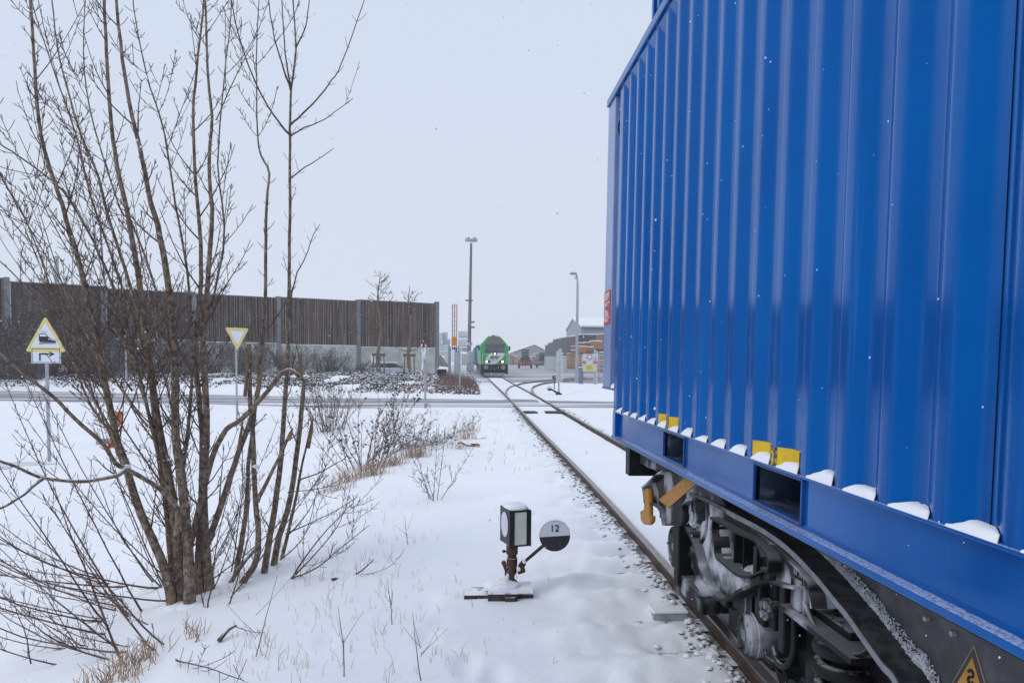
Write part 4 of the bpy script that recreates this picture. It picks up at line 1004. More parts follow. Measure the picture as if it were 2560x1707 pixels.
# ------------------------------------------------------------------ road signs on the left
def post(name, lab, cat, px, py, Y, r, ztop, m=M_galv, group=None):
    p = W(px, py, Y); z0 = Hz(p.x, Y)-.05; g = thing(name, lab, cat, (p.x, Y, z0), group=group)
    mb = MB(); mb.cyl((p.x, Y, z0), (p.x, Y, ztop), r, 12); mb.build('pole', m, g); return g, Vector((p.x, Y, z0))
def rtri(c, w, h, y, th, rz=0, inv=False, rad=.05):
    """rounded triangle centred on c"""
    P = [(-w/2, -h/2), (w/2, -h/2), (0, h/2)]
    if inv: P = [(a, -b) for a, b in P][::-1]
    out = []
    for i in range(3):
        p, a, b = Vector(P[i]), Vector(P[i-1]), Vector(P[(i+1) % 3]); da, db = (a-p).normalized(), (b-p).normalized()
        p0, p1 = p+da*rad*1.7, p+db*rad*1.7
        for t in range(6):
            u = t/5; q = p0*(1-u)**2+p*2*u*(1-u)+p1*u*u; out.append((q.x, q.y))
    return out
def signboard(name, outline, c, rz, y0, y1, m, par):
    mb = MB(); mb.prism(outline, 'y', y0, y1); Rr = Matrix.Rotation(rz, 3, 'Z'); mb.v = [tuple(Rr @ Vector(v)+Vector(c)) for v in mb.v]
    return mb.build(name, m, par)
def rect(w, h, x=0, z=0): return [(x-w/2, z-h/2), (x+w/2, z-h/2), (x+w/2, z+h/2), (x-w/2, z+h/2)]
YS = 19.6
pc = W(117, 835, YS); g, fp = post('road_sign', 'yellow-edged triangular train warning sign over a white right-turn arrow plate', 'road sign', 122, 1100, YS, .04, pc.z+.4)
wz = 24.6*3.95/94.0*.9
W1 = 88/F*YS; H1 = 79/F*YS
tr = signboard('warning_plate', rtri(0, W1*1.02, H1*1.08, 0, 0), (pc.x, YS-.05, pc.z), R(8), -.006, .006, M_signyel, g)
signboard('white_field', rtri(0, W1*.72, H1*.76, 0, 0, rad=.03), (pc.x, YS-.05, pc.z-.02), R(8), -.010, -.0062, M_signwht, tr)
def sgn(poly, name, c, m=M_text, y=-.013): return signboard(name, poly, c, R(8), y, y+.003, m, tr)
cs_ = (pc.x, YS-.05, pc.z)
u = W1/340.0        # one unit of the enlarged view of the sign
def zt(a, b): return ((a-215)*u, (245-b)*u)
sgn([zt(*q) for q in ((158, 252), (170, 240), (215, 240), (228, 255), (232, 300), (222, 322), (165, 322), (158, 300))], 'train_front', cs_)
sgn([zt(*q) for q in ((228, 262), (240, 270), (262, 290), (298, 304), (300, 326), (222, 322))], 'train_side', cs_)
sgn([zt(*q) for q in ((155, 332), (200, 326), (300, 330), (300, 334), (205, 335), (160, 340))], 'train_track', cs_)
sgn([zt(*q) for q in ((175, 222), (226, 222), (226, 226), (175, 226))], 'pantograph', cs_)
sgn([zt(*q) for q in ((170, 248), (218, 248), (224, 268), (165, 268))], 'train_window', cs_, M_signwht, -.016)
for a in (238, 252, 268, 283): sgn([zt(*q) for q in ((a, 282+(a-238)*.45), (a+7, 286+(a-238)*.45), (a+7, 298+(a-238)*.25), (a, 298+(a-238)*.25))], 'carriage_window', cs_, M_signwht, -.016)
pb = W(118, 889, YS); w2, h2 = 64/F*YS, 37/F*YS
ap = signboard('arrow_plate', rect(w2, h2), (pb.x, YS-.05, pb.z), R(8), -.006, .006, M_signwht, g)
for nm, poly in (('border', rect(w2*.94, .012, 0, h2*.44)), ('border', rect(w2*.94, .012, 0, -h2*.44)), ('border', rect(.012, h2*.9, w2*.465, 0)), ('border', rect(.012, h2*.9, -w2*.465, 0)),
                 ('arrow_shaft', rect(.035, .17, -.14, -.045)), ('arrow_shaft', rect(.24, .035, -.04, .045)), ('arrow_head', [(.06, .11), (.21, .045), (.06, -.035), (.10, .045)])):
    signboard(nm, poly, (pb.x, YS-.05, pb.z), R(8), -.010, -.0065, M_text, ap)
# give-way sign seen from the back side, half turned
YG = 26.7; pc = W(594, 848, YG); g, fp = post('road_sign', 'pale inverted triangular give-way sign turned sideways behind the bare tree', 'road sign', 592, 1000, YG, .035, pc.z+.42)
a_ = signboard('give_way_plate', rtri(0, .95, .80, 0, 0, inv=True), (pc.x, YG-.05, pc.z), R(50), -.006, .006, M_signyel, g)
signboard('white_field', rtri(0, .56, .46, 0, 0, inv=True, rad=.03), (pc.x, YG-.05, pc.z+.05), R(50), -.010, -.0062, M_signwht, a_)
# thin white post by the hedge
g, fp = post('marker_post', 'thin pale signpost with a snow cap in front of the overgrown wall', 'post', 316, 950, 44, .05, W(316, 830, 44).z, M_galv)
mb = MB(); mb.ball((fp.x, 44, W(316, 830, 44).z), .07, 8, 5, half=True); mb.build('snow_cap', M_snow, g)
# orange marker in the snow
YO = 22.5; p0 = W(276, 1108, YO); p1 = W(296, 1028, YO); zg = Hz(p0.x, YO); g = thing('marker_paddle', 'orange paddle-shaped marker standing in snow behind the leftmost tree stems', 'marker', (p0.x, YO, zg))
mb = MB(); mb.prism([(p0.x-.06, zg-.05), (p0.x+.10, zg-.05), (p0.x+.15, zg+.45), (p1.x+.13, p1.z-.25), (p1.x+.12, p1.z), (p1.x-.10, p1.z), (p1.x-.12, p1.z-.25), (p0.x+.02, zg+.45)], 'y', YO-.03, YO+.03); mb.build('paddle', mat('orange_paint', (.48, .12, .05), (.40, .09, .05), 9, .6), g, bevel=.01)
mb = MB(); mb.b2(p0.x-.12, p0.x+.14, YO-.12, YO+.12, zg-.05, zg+.06); mb.build('foot', M_red, g, bevel=.01)
mb = MB(); q = W(255, 1085, 23); zq = Hz(q.x, 23); g = thing('stone_block', 'small snow-capped concrete block beside the orange marker', 'concrete block', (q.x, 23, zq)); mb.b2(q.x-.14, q.x+.14, 22.9, 23.15, zq-.05, zq+.16); mb.build('block', mat('concrete', (.30, .31, .31), (.38, .39, .38), 8, .8), g, bevel=.01)
mb = MB(); mb.b2(q.x-.15, q.x+.15, 22.89, 23.16, zq+.16, zq+.2); mb.build('snow_cap', M_snow, g, bevel=.015)
# cross-shaped crossing sign left of the track, seen edge-on
def crossing_sign(px, pyb, pyt, Y, lab, rz, w=.09, L=1.35, double=False):
    z1 = W(px, pyt, Y).z; g, fp = post('crossing_sign', lab, 'crossing sign', px, pyb, Y, .045, z1-.1, group='crossbuck signs at the level crossing')
    Rr = Matrix.Rotation(rz, 3, 'Z'); zc = z1-.05
    for sg in (-1, 1):
        mb = MB(); T = Rr @ Matrix.Rotation(sg*R(32), 3, 'Y'); mb.box((0, 0, 0), (w*1.6, .02, L), 0, T); c = Vector((fp.x-.06, Y, zc)); mb.v = [tuple(Vector(v)+c) for v in mb.v]
        bl = mb.build('blade', M_signwht, g)
        for e_ in (-1, 1):
            mb = MB(); mb.box(T @ Vector((0, -.012, e_*L*.42)), (w*1.62, .01, .10), 0, T); mb.box(T @ Vector((0, .012, e_*L*.42)), (w*1.62, .01, .10), 0, T); mb.v = [tuple(Vector(v)+c) for v in mb.v]; mb.build('red_tip', M_red, bl)
    return g, fp
crossing_sign(1063, 1011, 895, 29, 'white crossbuck sign seen edge-on on a grey pole between hedge and road', R(78), .11, 1.3)
g, fp = crossing_sign(1397, 965, 915, 40.6, 'thick grey crossbuck mast with pale edge blades right of the track', R(86), .10, 1.5)
mb = MB(); z1 = W(1400, 872, 40.6).z; zb_ = W(1400, 957, 40.6).z
mb.b2(fp.x-.16, fp.x-.05, 40.5, 40.6, zb_, z1-.12); mb.b2(fp.x-.03, fp.x+.13, 40.55, 40.7, zb_, z1); mb.build('backing_profile', mat('profile_grey', (.42, .47, .50), (.5, .55, .58), 8, .45), g)
mb = MB()
for i in range(11): zq = zb_+(z1-.3-zb_)*i/10; mb.b2(fp.x+.13, fp.x+.22, 40.6, 40.62, zq, zq+.08)
mb.build('edge_teeth', M_signwht, g)
# second point lever and small lantern beyond the road
p = W(1395, 984, 40.2); zg = Hz(p.x, 40.2); g = thing('point_lever', 'tilted point lever with half-white weight disc at the foot of the right crossbuck', 'point lever', (p.x, 40.2, zg))
q = W(1374, 971, 40.0); mb = MB(); mb.tube([(p.x+.2, 40.2, zg+.02), (p.x-.05, 40.2, zg+.12), (q.x, 40, q.z)], [.05, .06, .035], 8); mb.b2(p.x-.12, p.x+.10, 40.1, 40.3, zg, zg+.16); mb.build('lever', M_blk, g)
mb = MB(); mb.cyl((q.x, 40.03, q.z), (q.x, 39.99, q.z), .13, 24); d_ = mb.build('weight_disc', M_blk, g)
mb = MB(); mb.add([(q.x+.128*math.cos(a), 39.985, q.z+.128*math.sin(a)) for a in np.linspace(0, math.pi, 16)], [tuple(range(16))[::-1]]); mb.build('white_half', M_white, d_)
p = W(1386, 943, 47); zg = Hz(p.x, 47); g = thing('switch_lantern', 'tiny black switch lantern with white arrow just left of the grey crossbuck mast', 'switch lantern', (p.x, 47, zg))
mb = MB(); mb.b2(p.x-.13, p.x+.13, 46.9, 47.1, p.z-.11, p.z+.11); mb.build('lantern_box', M_blk, g); mb = MB(); mb.cyl((p.x, 47, zg), (p.x, 47, p.z-.1), .03, 8); mb.build('post', M_rust, g)
mb = MB(); mb.add([(p.x-.02, 46.88, p.z+.02), (p.x+.06, 46.88, p.z-.05), (p.x+.06, 46.88, p.z+.06)], [(0, 1, 2)]); mb.build('arrow', M_signwht, g)
# ------------------------------------------------------------------ noise barrier wall
CONC = mat('barrier_concrete', (.40, .42, .385), (.52, .53, .49), 1.4, .85, dirt=((.20, .20, .19), .9, (.55, .72), .5))
k = NT('weathered_boards')
mp = k.map((5.5, .2, .09)); n1 = k.noise(1.0, 4, mp); n2 = k.noise(1.0, 5, k.map((14, .3, .5)))
c = k.mix(k.rng(n1, .3, .7), (.062, .046, .038), (.22, .165, .135)); c = k.mix(k.math('MULTIPLY', k.rng(n2, .52, .66), .7), c, (.38, .32, .28))
k.col(c); k.rough(.9); M_board = k.mat
M_boarddark = mat('boards_backing', (.022, .018, .02), (.04, .035, .035), 3, .9)
M_post = mat('barrier_post', (.15, .17, .19), (.20, .22, .24), 3, .6)
pA, pB = Vector((-2.5, 68, 0)), Vector((-32, 52, 0)); dW = (pB-pA); LW_ = dW.length; dW.normalize()
bar = thing('noise_barrier', 'long weathered timber noise barrier on a concrete base behind the parked car', 'noise barrier', tuple(pA), math.atan2(dW.y, dW.x)); bar.scale = (1, -1, 1)
def on_wall(px):                 # distance along the wall seen at a pixel column
    lo, hi = -1, 60
    for _ in range(40):
        m_ = (lo+hi)/2; q = pA+dW*m_; x = (q-Vector((0, 0, 0))); vv = M.transposed() @ Vector((q.x, q.y, 0)); u_ = 1280+F*vv.x/(-vv.z)
        if u_ > px: lo = m_
        else: hi = m_
    return lo
def wz_(px, py): q = pA+dW*on_wall(px); return W(px, py, q.y).z
cols = [1092, 896, 697, 487, 262, 22, -230]
tops = [((1092, 755), (898, 753)), ((896, 750), (699, 745)), ((697, 742), (489, 736)), ((487, 731), (264, 722)), ((262, 716), (24, 703)), ((22, 694), (-228, 684))]
rs = random.Random(5)
for i, ((a, ya), (b, yb)) in enumerate(tops):
    s0, s1 = on_wall(a), on_wall(b); zt_ = (wz_(a, ya)+wz_(b, yb))/2; zb_ = 2.75+.12*i*.8
    mb = MB(); mb.b2(s0+.15, s1-.15, .02, .14, zb_, zt_-.05); bk_ = mb.build('board_panel', M_boarddark, bar, local=True)
    mb = MB(); 
    if i in (0, 1, 2, 5):
        x = s0+.18
        while x < s1-.2:
            wd = rs.choice((.07, .09, .12)); mb.b2(x, x+wd, -.0, -.0+rs.uniform(-.0, .0)+.03+rs.uniform(0, .02), zb_+.02, zt_-.08); x += wd+rs.uniform(.05, .09)
            if rs.random() < .16: x += .08
        mb.v = [(a_, b_-.03, c_) for a_, b_, c_ in mb.v]
    else:
        Wd, Hh = s1-s0-.3, zt_-.08-zb_; mid = s0+.15+Wd/2
        for half_ in (0, 1):
            t = -Hh
            while t < Wd/2:
                # diagonal board from (t,0) to (t+Hh,Hh) clipped to the half panel
                aa, bb = max(0, t), min(Wd/2, t+Hh)
                if bb-aa > .05:
                    z0_, z1_ = aa-t, bb-t; wd = .075
                    if half_: P = [(mid+aa, zb_+z0_), (mid+aa+wd, zb_+z0_), (mid+bb, zb_+z1_-wd if bb-aa > wd else zb_+z1_), (mid+bb, zb_+z1_)]
                    else: P = [(mid-aa, zb_+z0_), (mid-bb, zb_+z1_), (mid-bb, zb_+z1_-wd), (mid-aa-wd, zb_+z0_)]
                    mb.prism(P[::-1] if half_ else P, 'y', -.02, .012)
                t += .17
    mb.build('boards', M_board, bk_, local=True)
    mb = MB(); mb.b2(s0+.1, s1-.1, -.05, .20, zt_-.06, zt_+.02); mb.build('coping', M_post, bar, local=True)
    mb = MB(); mb.b2(s0+.14, s1-.14, -.06, .22, -.4, zb_-.02); mb.build('concrete_base', CONC, bar, local=True)
    mb = MB(); mb.b2(s0+.14, s1-.14, -.05, .0, zb_-.018, zb_+.03); mb.build('ledge_snow', M_snow, bar, local=True)
for i, px in enumerate(cols):
    s0 = on_wall(px); zt_ = wz_(tops[min(i, 5)][0][0], tops[min(i, 5)][0][1]); mb = MB(); mb.b2(s0-.17, s0+.17, -.14, .3, -.4, zt_+.03); mb.build('post', M_post, bar, local=True, bevel=.01)
q0 = on_wall(958); q1 = on_wall(926); mb = MB(); za, zb_ = wz_(940, 886), wz_(940, 906); mb.b2(q0, q1, -.085, -.062, zb_, za); pn = mb.build('notice_plate', M_signwht, bar, local=True)
mb = MB(); mb.b2(q0+.1, q1-.5, -.09, -.086, zb_+.1, za-.12); mb.build('notice_print', M_galv, pn, local=True)
# low sloping wing wall at the end of the barrier
q = W(1095, 905, 69); mb = MB(); g = thing('wing_wall', 'short sloping concrete wing wall at the right end of the timber barrier', 'retaining wall', (q.x, 69, 0))
P = [W(a, b, 69) for a, b in ((1094, 915), (1094, 887), (1102, 887), (1121, 910), (1121, 918))]; mb.prism([(p.x, p.z) for p in P], 'y', 68.8, 69.1); mb.build('wall', mat('wing_concrete', (.35, .33, .31), (.24, .22, .21), 2, .9), g)
mb = MB(); P = [W(a, b, 68.9) for a, b in ((1093, 887), (1102, 885.5), (1122, 909.5), (1121, 911), (1102, 887.5), (1093, 888.5))]; mb.prism([(p.x, p.z) for p in P], 'y', 68.75, 69.15); mb.build('snow_cap', M_snow, g)
# chimney pole behind the barrier
p = W(142, 690, 75); g = thing('flue_pipe', 'grey steel pipe rising behind the left end of the timber barrier', 'chimney', (p.x, 75, 0)); mb = MB(); mb.cyl((p.x, 75, 0), (p.x, 75, W(142, 645, 75).z), .2, 14); mb.cyl((p.x, 75, W(142, 645, 75).z), (p.x, 75, W(142, 641, 75).z), .27, 14); mb.build('pipe', M_galv, g)
# ------------------------------------------------------------------ parked estate car
pc = W(983, 937, 61.7); CXc = pc.x; car = thing('parked_car', 'silver estate car with snow on its roof parked behind the bank before the barrier', 'car', (CXc, 61.7, 0), R(2))
M_car = mat('car_silver', (.42, .45, .52), (.48, .50, .56), 3, .25, metal=.3, snow=(.6, .95, 2, .9)); M_cglass = mat('car_glass', (.02, .03, .035), (.10, .17, .17), 1.2, .08)
body = [(-2.28, .35), (-2.30, .75), (-2.22, .98), (-1.95, 1.02), (1.05, .98), (1.75, .88), (2.22, .70), (2.28, .35)]
mb = MB(); mb.prism([(a, b) for a, b in body], 'y', -.86, .86); mb.build('body', M_car, car, local=True, bevel=.07, seg=3)
cab = [(-2.12, .96), (-1.72, 1.36), (-1.2, 1.45), (.0, 1.46), (.50, 1.36), (1.30, .95)]
mb = MB(); n = len(cab); mb.v = [(a, -.80+(b-.96)*.35, b) for a, b in cab]+[(a, .80-(b-.96)*.35, b) for a, b in cab]; mb.f = [tuple(range(n)), tuple(range(n, 2*n))[::-1]]+[(i, n+i, n+(i+1) % n, (i+1) % n) for i in range(n)]; mb.m = [0]*len(mb.f); mb.build('cabin', M_car, car, local=True, bevel=.03)
for P in ([(-1.55, 1.04), (-1.42, 1.33), (-.78, 1.38), (-.70, 1.04)], [(-.62, 1.04), (-.68, 1.39), (.0, 1.40), (.35, 1.33), (.92, 1.04)], [(-1.95, 1.05), (-1.7, 1.27), (-1.5, 1.31), (-1.62, 1.05)]):
    mb = MB(); mb.v = [(a, -.812+(b-.96)*.35, b) for a, b in P]; mb.f = [tuple(range(len(P)))]; mb.m = [0]; mb.build('side_window', M_cglass, car, local=True)
mb = MB(); mb.v = [(1.24, -.72, 1.0), (1.24, .72, 1.0), (.56, .62, 1.36), (.56, -.62, 1.36)]; mb.v = [(a+.03, b, c+.02) for a, b, c in mb.v]; mb.f = [(0, 1, 2, 3)]; mb.m = [0]; mb.build('windscreen', M_cglass, car, local=True)
for x in (-1.4, 1.38):
    for y in (-.80, .80):
        mb = MB(); mb.cyl((x, y-.1, .32), (x, y+.1, .32), .32, 20); wq = mb.build('wheel', M_text, car, local=True, bevel=.02)
mb = MB(); mb.box((.72, -.95, 1.05), (.14, .16, .11)); mb.build('wing_mirror', M_text, car, local=True, bevel=.02)
mb = MB(); mb.b2(-2.31, -2.0, -.875, -.7, .80, .95); mb.build('tail_light', mat('tail_red', (.35, .03, .03), None, rough=.3), car, local=True)
mb = MB(); mb.b2(-1.6, .35, -.58, .58, 1.455, 1.50); mb.build('roof_snow', M_snow, car, local=True, bevel=.02)
# ------------------------------------------------------------------ staked street trees
def street_tree(px, pyb, pyt, Y, lab, seed):
    r2 = random.Random(seed); b = W(px, pyb, Y); zt_ = W(px, pyt, Y).z; z0 = Hz(b.x, Y) if Y < 58 else -.05
    g = thing('street_tree', lab, 'tree', (b.x, Y, z0), group='staked young trees in front of the barrier')
    P = [Vector((b.x+.12*math.sin(i*1.1+seed), Y, z0+(zt_-z0)*i/10)) for i in range(11)]; rad = [.17*(1-.85*i/10) for i in range(11)]
    mb = MB(); mb.tube(P, rad, 8); mb.build('trunk', M_bark, g, smooth=True)
    cr = MB(); Hh = zt_-z0
    for i in range(46):
        t = r2.uniform(.30, .98); p = P[0].lerp(P[-1], t); a = r2.uniform(0, 6.28); el = R(r2.uniform(-5, 45)); L = Hh*r2.uniform(.22, .46)*(1.22-t)
        twig(cr, r2, p, Vector((math.cos(a)*math.cos(el), math.sin(a)*math.cos(el), math.sin(el))), L, .035*(1.3-t), .25, .13, 6, 4, True, .011)
    cr.build('crown', M_twig, g)
    for dx, dy in ((-.45, -.3), (.45, -.3), (0, .5)):
        mb = MB(); mb.cyl((b.x+dx, Y+dy, z0-.1), (b.x+dx*.8, Y+dy*.8, 2.15), .05, 8); mb.build('stake', mat('stake_wood', (.12, .09, .07), (.18, .14, .11), 9, .9), g)
    mb = MB(); mb.b2(b.x-.5, b.x+.5, Y-.33, Y-.27, 1.95, 2.1); mb.b2(b.x-.52, b.x+.52, Y-.35, Y-.25, 2.1, 2.16); mb.build('cross_bar', mat('stake_wood', (.12, .09, .07), None), g)
street_tree(948, 945, 677, 57, 'taller staked leafless tree standing in front of the parked car', 3)
street_tree(1024, 925, 718, 61, 'smaller staked leafless tree near the right end of the barrier', 8)
p = W(950, 760, 74); 
# ------------------------------------------------------------------ bushes against the barrier
bush_src = None
snowtw = mat('snowy_bush_twig', (.045, .033, .03), (.075, .055, .05), 5, .85, snow=(.35, .85, 2, .7))
def make_bush(seed, h):
    r2 = random.Random(seed); st_, tw_ = MB(), MB()
    for i in range(34):
        a = r2.uniform(0, 6.28); q = Vector((math.cos(a), math.sin(a), 0))*r2.uniform(0, .8); el = R(r2.uniform(35, 85))
        pts, ds = twig(st_, r2, q, Vector((math.cos(a)*math.cos(el), math.sin(a)*math.cos(el), math.sin(el))), h*r2.uniform(.6, 1.1), .03, .1, .1, 7, 3, False, .012)
        Q = [Vector(x) for x in pts]; grow(tw_, r2, Q, [.018]*len(Q), h*.08, h*.075, .62, (h*.12, h*.42), .2, .009)
    return st_, tw_
b1 = make_bush(4, 3.6); b2_ = make_bush(9, 3.0)
protos = []
def put_bush(px, Y, sc, rz, lab, kind=0, sz=1.0, group='snowy leafless bushes growing along the barrier'):
    p = W(px, 920, Y); z0 = Hz(p.x, Y)-.1 if Y < 58 else -.1
    g = thing('bare_bush', lab, 'bush', (p.x, Y, z0), rz, group); g.scale = (sc, sc, sc*sz*.92)
    src = protos[kind]
    for o in src:
        c = o.copy(); COL.objects.link(c); c.parent = g
for bb in (b1, b2_):
    protos.append([bb[0].build('stems', M_twig, None, smooth=True), bb[1].build('twigs', snowtw, None)])
spots = [(20, 46, 1.3, 'tall snowy bush at the far left in front of the barrier', 0, 1), (120, 49, 1.25, 'tall snowy bush just right of the train warning sign', 1, 1.1), (215, 50, 1.2, 'tall dense bush left of the thin pale post', 0, 1), (320, 51, 1.15, 'wide snowy bush behind the thin pale post', 1, 1), (420, 53, 1.1, 'snowy bush between the pale post and the give-way sign', 0, .95),
         (520, 54, 1.0, 'snowy bush left of the give-way sign', 1, .95), (640, 55, .95, 'snowy bush right of the give-way sign', 0, .85), (735, 56, .85, 'low snowy bush behind the tall slim stem', 1, .8), (815, 57, .8, 'low snowy bush left of the barrier post nearest the car', 0, .8), (880, 57.5, .62, 'smallest snowy bush directly left of the parked car', 1, .8),
         (-60, 47, 1.3, 'snowy bush cut off by the left edge of the picture', 1, 1), (70, 45, .8, 'lower bush hanging over the kerb at far left', 1, .8), (270, 47, .8, 'lower bush in front of the tall ones left of the pale post', 0, .8), (470, 49, .75, 'lower bush behind the big tree stems', 1, .8), (600, 51, .7, 'lower bush below the give-way sign', 0, .8)]
for i, (px, Y, sc, lab, kd, sz) in enumerate(spots): put_bush(px, Y, sc, i*1.3, lab, kd, sz)
put_bush(190, 72, 1.5, 2.0, 'bush top showing above the barrier beside the grey pipe', 0, 1.65, 'bushes behind the barrier'); put_bush(330, 76, 1.3, .5, 'faint bush top above the stepped barrier right of the grey pipe', 1, 1.9, 'bushes behind the barrier')
for pr_ in protos:
    for o in pr_: bpy.data.objects.remove(o)
# brown leafy ground cover on the bank and clipped brown hedge towards the track
gc = MB(); rs = random.Random(8); hd = MB(); gs = MB()
for _ in range(34000):
    y = rs.uniform(39.5, 57); x = rs.uniform(-36, .9) if rs.random() < .75 else rs.uniform(-14, .8)
    e0 = float(np.interp(x, [-40, -20, 1], [44, 42.5, 39]))
    if y < e0+rs.random()*1.2: continue
    if float(vn(np.array([x]), np.array([y]), 1.6, 31)[0]) < -.2 and x < -2.5: continue
    z = Hz(x, y); s_ = rs.uniform(.06, .16); a = rs.uniform(0, 6.28)
    mb = hd if (x > -3.2 and rs.random() < .8) else gc
    hgt = s_*(1.0 if mb is gc else rs.uniform(.9, 1.6))
    q = Vector((x, y, z)); d = Vector((math.cos(a), math.sin(a), 0))
    mb.add([q-d*s_*.5, q+d*s_*.5, q+d*s_*rs.uniform(-.4, .6)+Vector((rs.uniform(-.05, .05), rs.uniform(-.05, .05), hgt))], [(0, 1, 2)])
    if rs.random() < .25: gs.ball((x, y, z+hgt*.55), s_*rs.uniform(.3, .6), 5, 3, (1.3, 1, .45), .3, half=True)
tag(gc.build('ground_cover', mat('evergreen_cover', (.035, .035, .035), (.09, .07, .065), 5, .9)), kind='stuff')
tag(hd.build('ground_cover', mat('brown_cover', (.13, .075, .065), (.20, .12, .10), 5, .9)), kind='stuff')
tag(gs.build('settled_snow', M_snow), kind='stuff')
hb = MB()
for _ in range(900):
    y = rs.uniform(40, 60); x = rs.uniform(-1.6, .8); q = Vector((x, y, Hz(x, y)-.03)); twig(hb, rs, q, Vector((rs.gauss(0, .3), rs.gauss(0, .3), 1)), rs.uniform(.3, .75), .014, .1, .12, 3, 3, False, .008)
g = thing('hedge', 'reddish brown leafless hedge on the bank beside the railway track', 'hedge', (-.4, 50, .4)); hb.build('twigs', mat('brown_cover', (.13, .075, .065), None), g)
# trough on the bank
p = W(1104, 938, 52); g = thing('planter_tub', 'dark snow-topped tub standing on the bank near the barrier end', 'tub', (p.x, 52, p.z-.1)); a = W(1095, 938, 52); b = W(1115, 923, 52)
mb = MB(); mb.box(((a.x+b.x)/2, 52, (a.z+b.z)/2-.1), (b.x-a.x, .5, b.z-a.z+.2), taper=1.15); mb.build('tub', M_dark2, g, bevel=.02); mb = MB(); mb.b2(a.x-.05, b.x+.06, 51.7, 52.3, b.z, b.z+.06); mb.build('snow_cap', M_snow, g, bevel=.02)
# ------------------------------------------------------------------ lamp masts
M_mast = mat('mast_brown', (.13, .095, .095), (.17, .13, .13), 4, .6)
YM = 110; t = W(1178, 608, YM); b = W(1172, 897, YM); g = thing('floodlight_mast', 'very tall slim floodlight mast rising behind the green locomotive', 'floodlight mast', (b.x, YM, -.05))
mb = MB(); mb.tube([(b.x, YM, 0), (t.x, YM, t.z)], [.32, .17], 10); mb.b2(b.x-.55, b.x+.55, YM-.3, YM+.3, W(1175, 751, YM).z-.1, W(1175, 751, YM).z+.1); mb.build('pole', M_mast, g)
mb = MB(); mb.torus((t.x, YM, t.z+.3), .6, .06, 'z', 16, 6); mb.b2(t.x-.9, t.x+.9, YM-.1, YM+.1, t.z+.2, t.z+.35); mb.build('lamp_ring', M_galv, g)
for q in range(5):
    a = q*1.2566+.3; mb = MB(); mb.box((t.x+.72*math.cos(a), YM+.72*math.sin(a), t.z+.55), (.45, .4, .5), a, taper=.7); mb.build('floodlight', M_galv, g, bevel=.06)
for q, dz in ((1178, 684), (1181, 696), (1177, 706)):
    p = W(q, 560+(dz-560)*1, YM); 
for py in (805, 818): p = W(1179, py, YM); mb = MB(); mb.b2(p.x-.1, p.x+.45, YM-.12, YM+.12, p.z-.12, p.z+.12); mb.build('mast_box', M_mast, g)
# round 10 sign in front of the mast
YR = 100; p = W(1175, 860, YR); g = thing('speed_sign', 'round red-ringed white speed sign reading 10 near the tall mast', 'road sign', (p.x, YR, -.05))
mb = MB(); mb.cyl((p.x, YR, 0), (p.x, YR, p.z), .05, 8); mb.build('pole', M_galv, g)
mb = MB(); mb.cyl((p.x, YR-.03, p.z), (p.x, YR-.07, p.z), .30, 26); pl_ = mb.build('plate', M_signwht, g); mb = MB(); mb.torus((p.x, YR-.08, p.z), .27, .045, 'y', 28, 6); mb.build('red_ring', M_red, pl_)
text('10', .34, facing(p+Vector((0, -.09, 0))), M_text, pl_, bold=.01)
# curved street lamp
YL2 = 57; b = W(1441, 955, YL2); t = W(1444, 720, YL2); h_ = W(1437, 684, YL2)
g = thing('street_lamp', 'curved grey street lamp standing before the timber yard gate', 'street lamp', (b.x, YL2, Hz(b.x, YL2)))
P = [tuple(b), (b.x*.5+t.x*.5, YL2, (b.z+t.z)/2), tuple(t), (t.x-.03, YL2, t.z+.6), (h_.x+.12, YL2, h_.z+.05)]; Q = bez(P, 26); mb = MB(); mb.tube(Q, [.13-.09*i/25 for i in range(26)], 10); mb.build('pole', M_galv, g, smooth=True)
mb = MB(); mb.ball((h_.x-.12, YL2, h_.z), .26, 12, 6, (1.15, .6, .42)); mb.build('lamp_head', mat('lamp_head_grey', (.28, .27, .28), None), g, smooth=True)
# ------------------------------------------------------------------ green locomotive
YLo = 75; Lx = W(1236, 897, YLo).x; loc = thing('locomotive', 'green diesel locomotive with grey roof and lit headlamps facing the camera', 'locomotive', (Lx, YLo, 0))
LG = mat('loco_green', (.02, .30, .075), (.03, .36, .10), 3, .35); LGY = mat('loco_roof_grey', (.14, .125, .12), (.20, .18, .17), 5, .7); LW2 = mat('loco_pale', (.66, .70, .66), (.58, .62, .60), 4, .5)
def half_prof(z): return float(np.interp(z, [1.25, 1.5, 3.10, 3.45, 3.85, 4.06, 4.12], [1.42, 1.45, 1.45, 1.18, .82, .52, .3]))
def lo_slab(zs, y0, y1, shrink=0):
    pts = [(-half_prof(z)+shrink, z) for z in zs]+[(half_prof(z)-shrink, z) for z in zs[::-1]]; return pts[::-1]
zs = [1.27, 1.5, 3.10, 3.45, 3.85, 4.06, 4.12]
mb = MB(); mb.prism([(Lx+a, z) for a, z in lo_slab(zs, 0, 0)], 'y', YLo+.35, YLo+19); mb.build('body', LG, loc)
mb = MB()     # sloped nose
n0 = [(Lx+a*.97, z) for a, z in lo_slab([1.27, 1.5, 2.45, 3.10, 3.45, 3.85, 4.06], 0, 0)]
yf = lambda z: YLo+float(np.interp(z, [1.27, 2.45, 3.3, 4.1], [.0, .02, .16, .34]))
n = len(n0); mb.v = [(a, yf(z), z) for a, z in n0]+[(Lx+(a-Lx)/.97, YLo+.36, z) for a, z in n0]; mb.f = [tuple(range(n))]+[(i, n+i, n+(i+1) % n, (i+1) % n) for i in range(n)]; mb.m = [0]*len(mb.f)
nose = mb.build('cab_front', LG, loc)
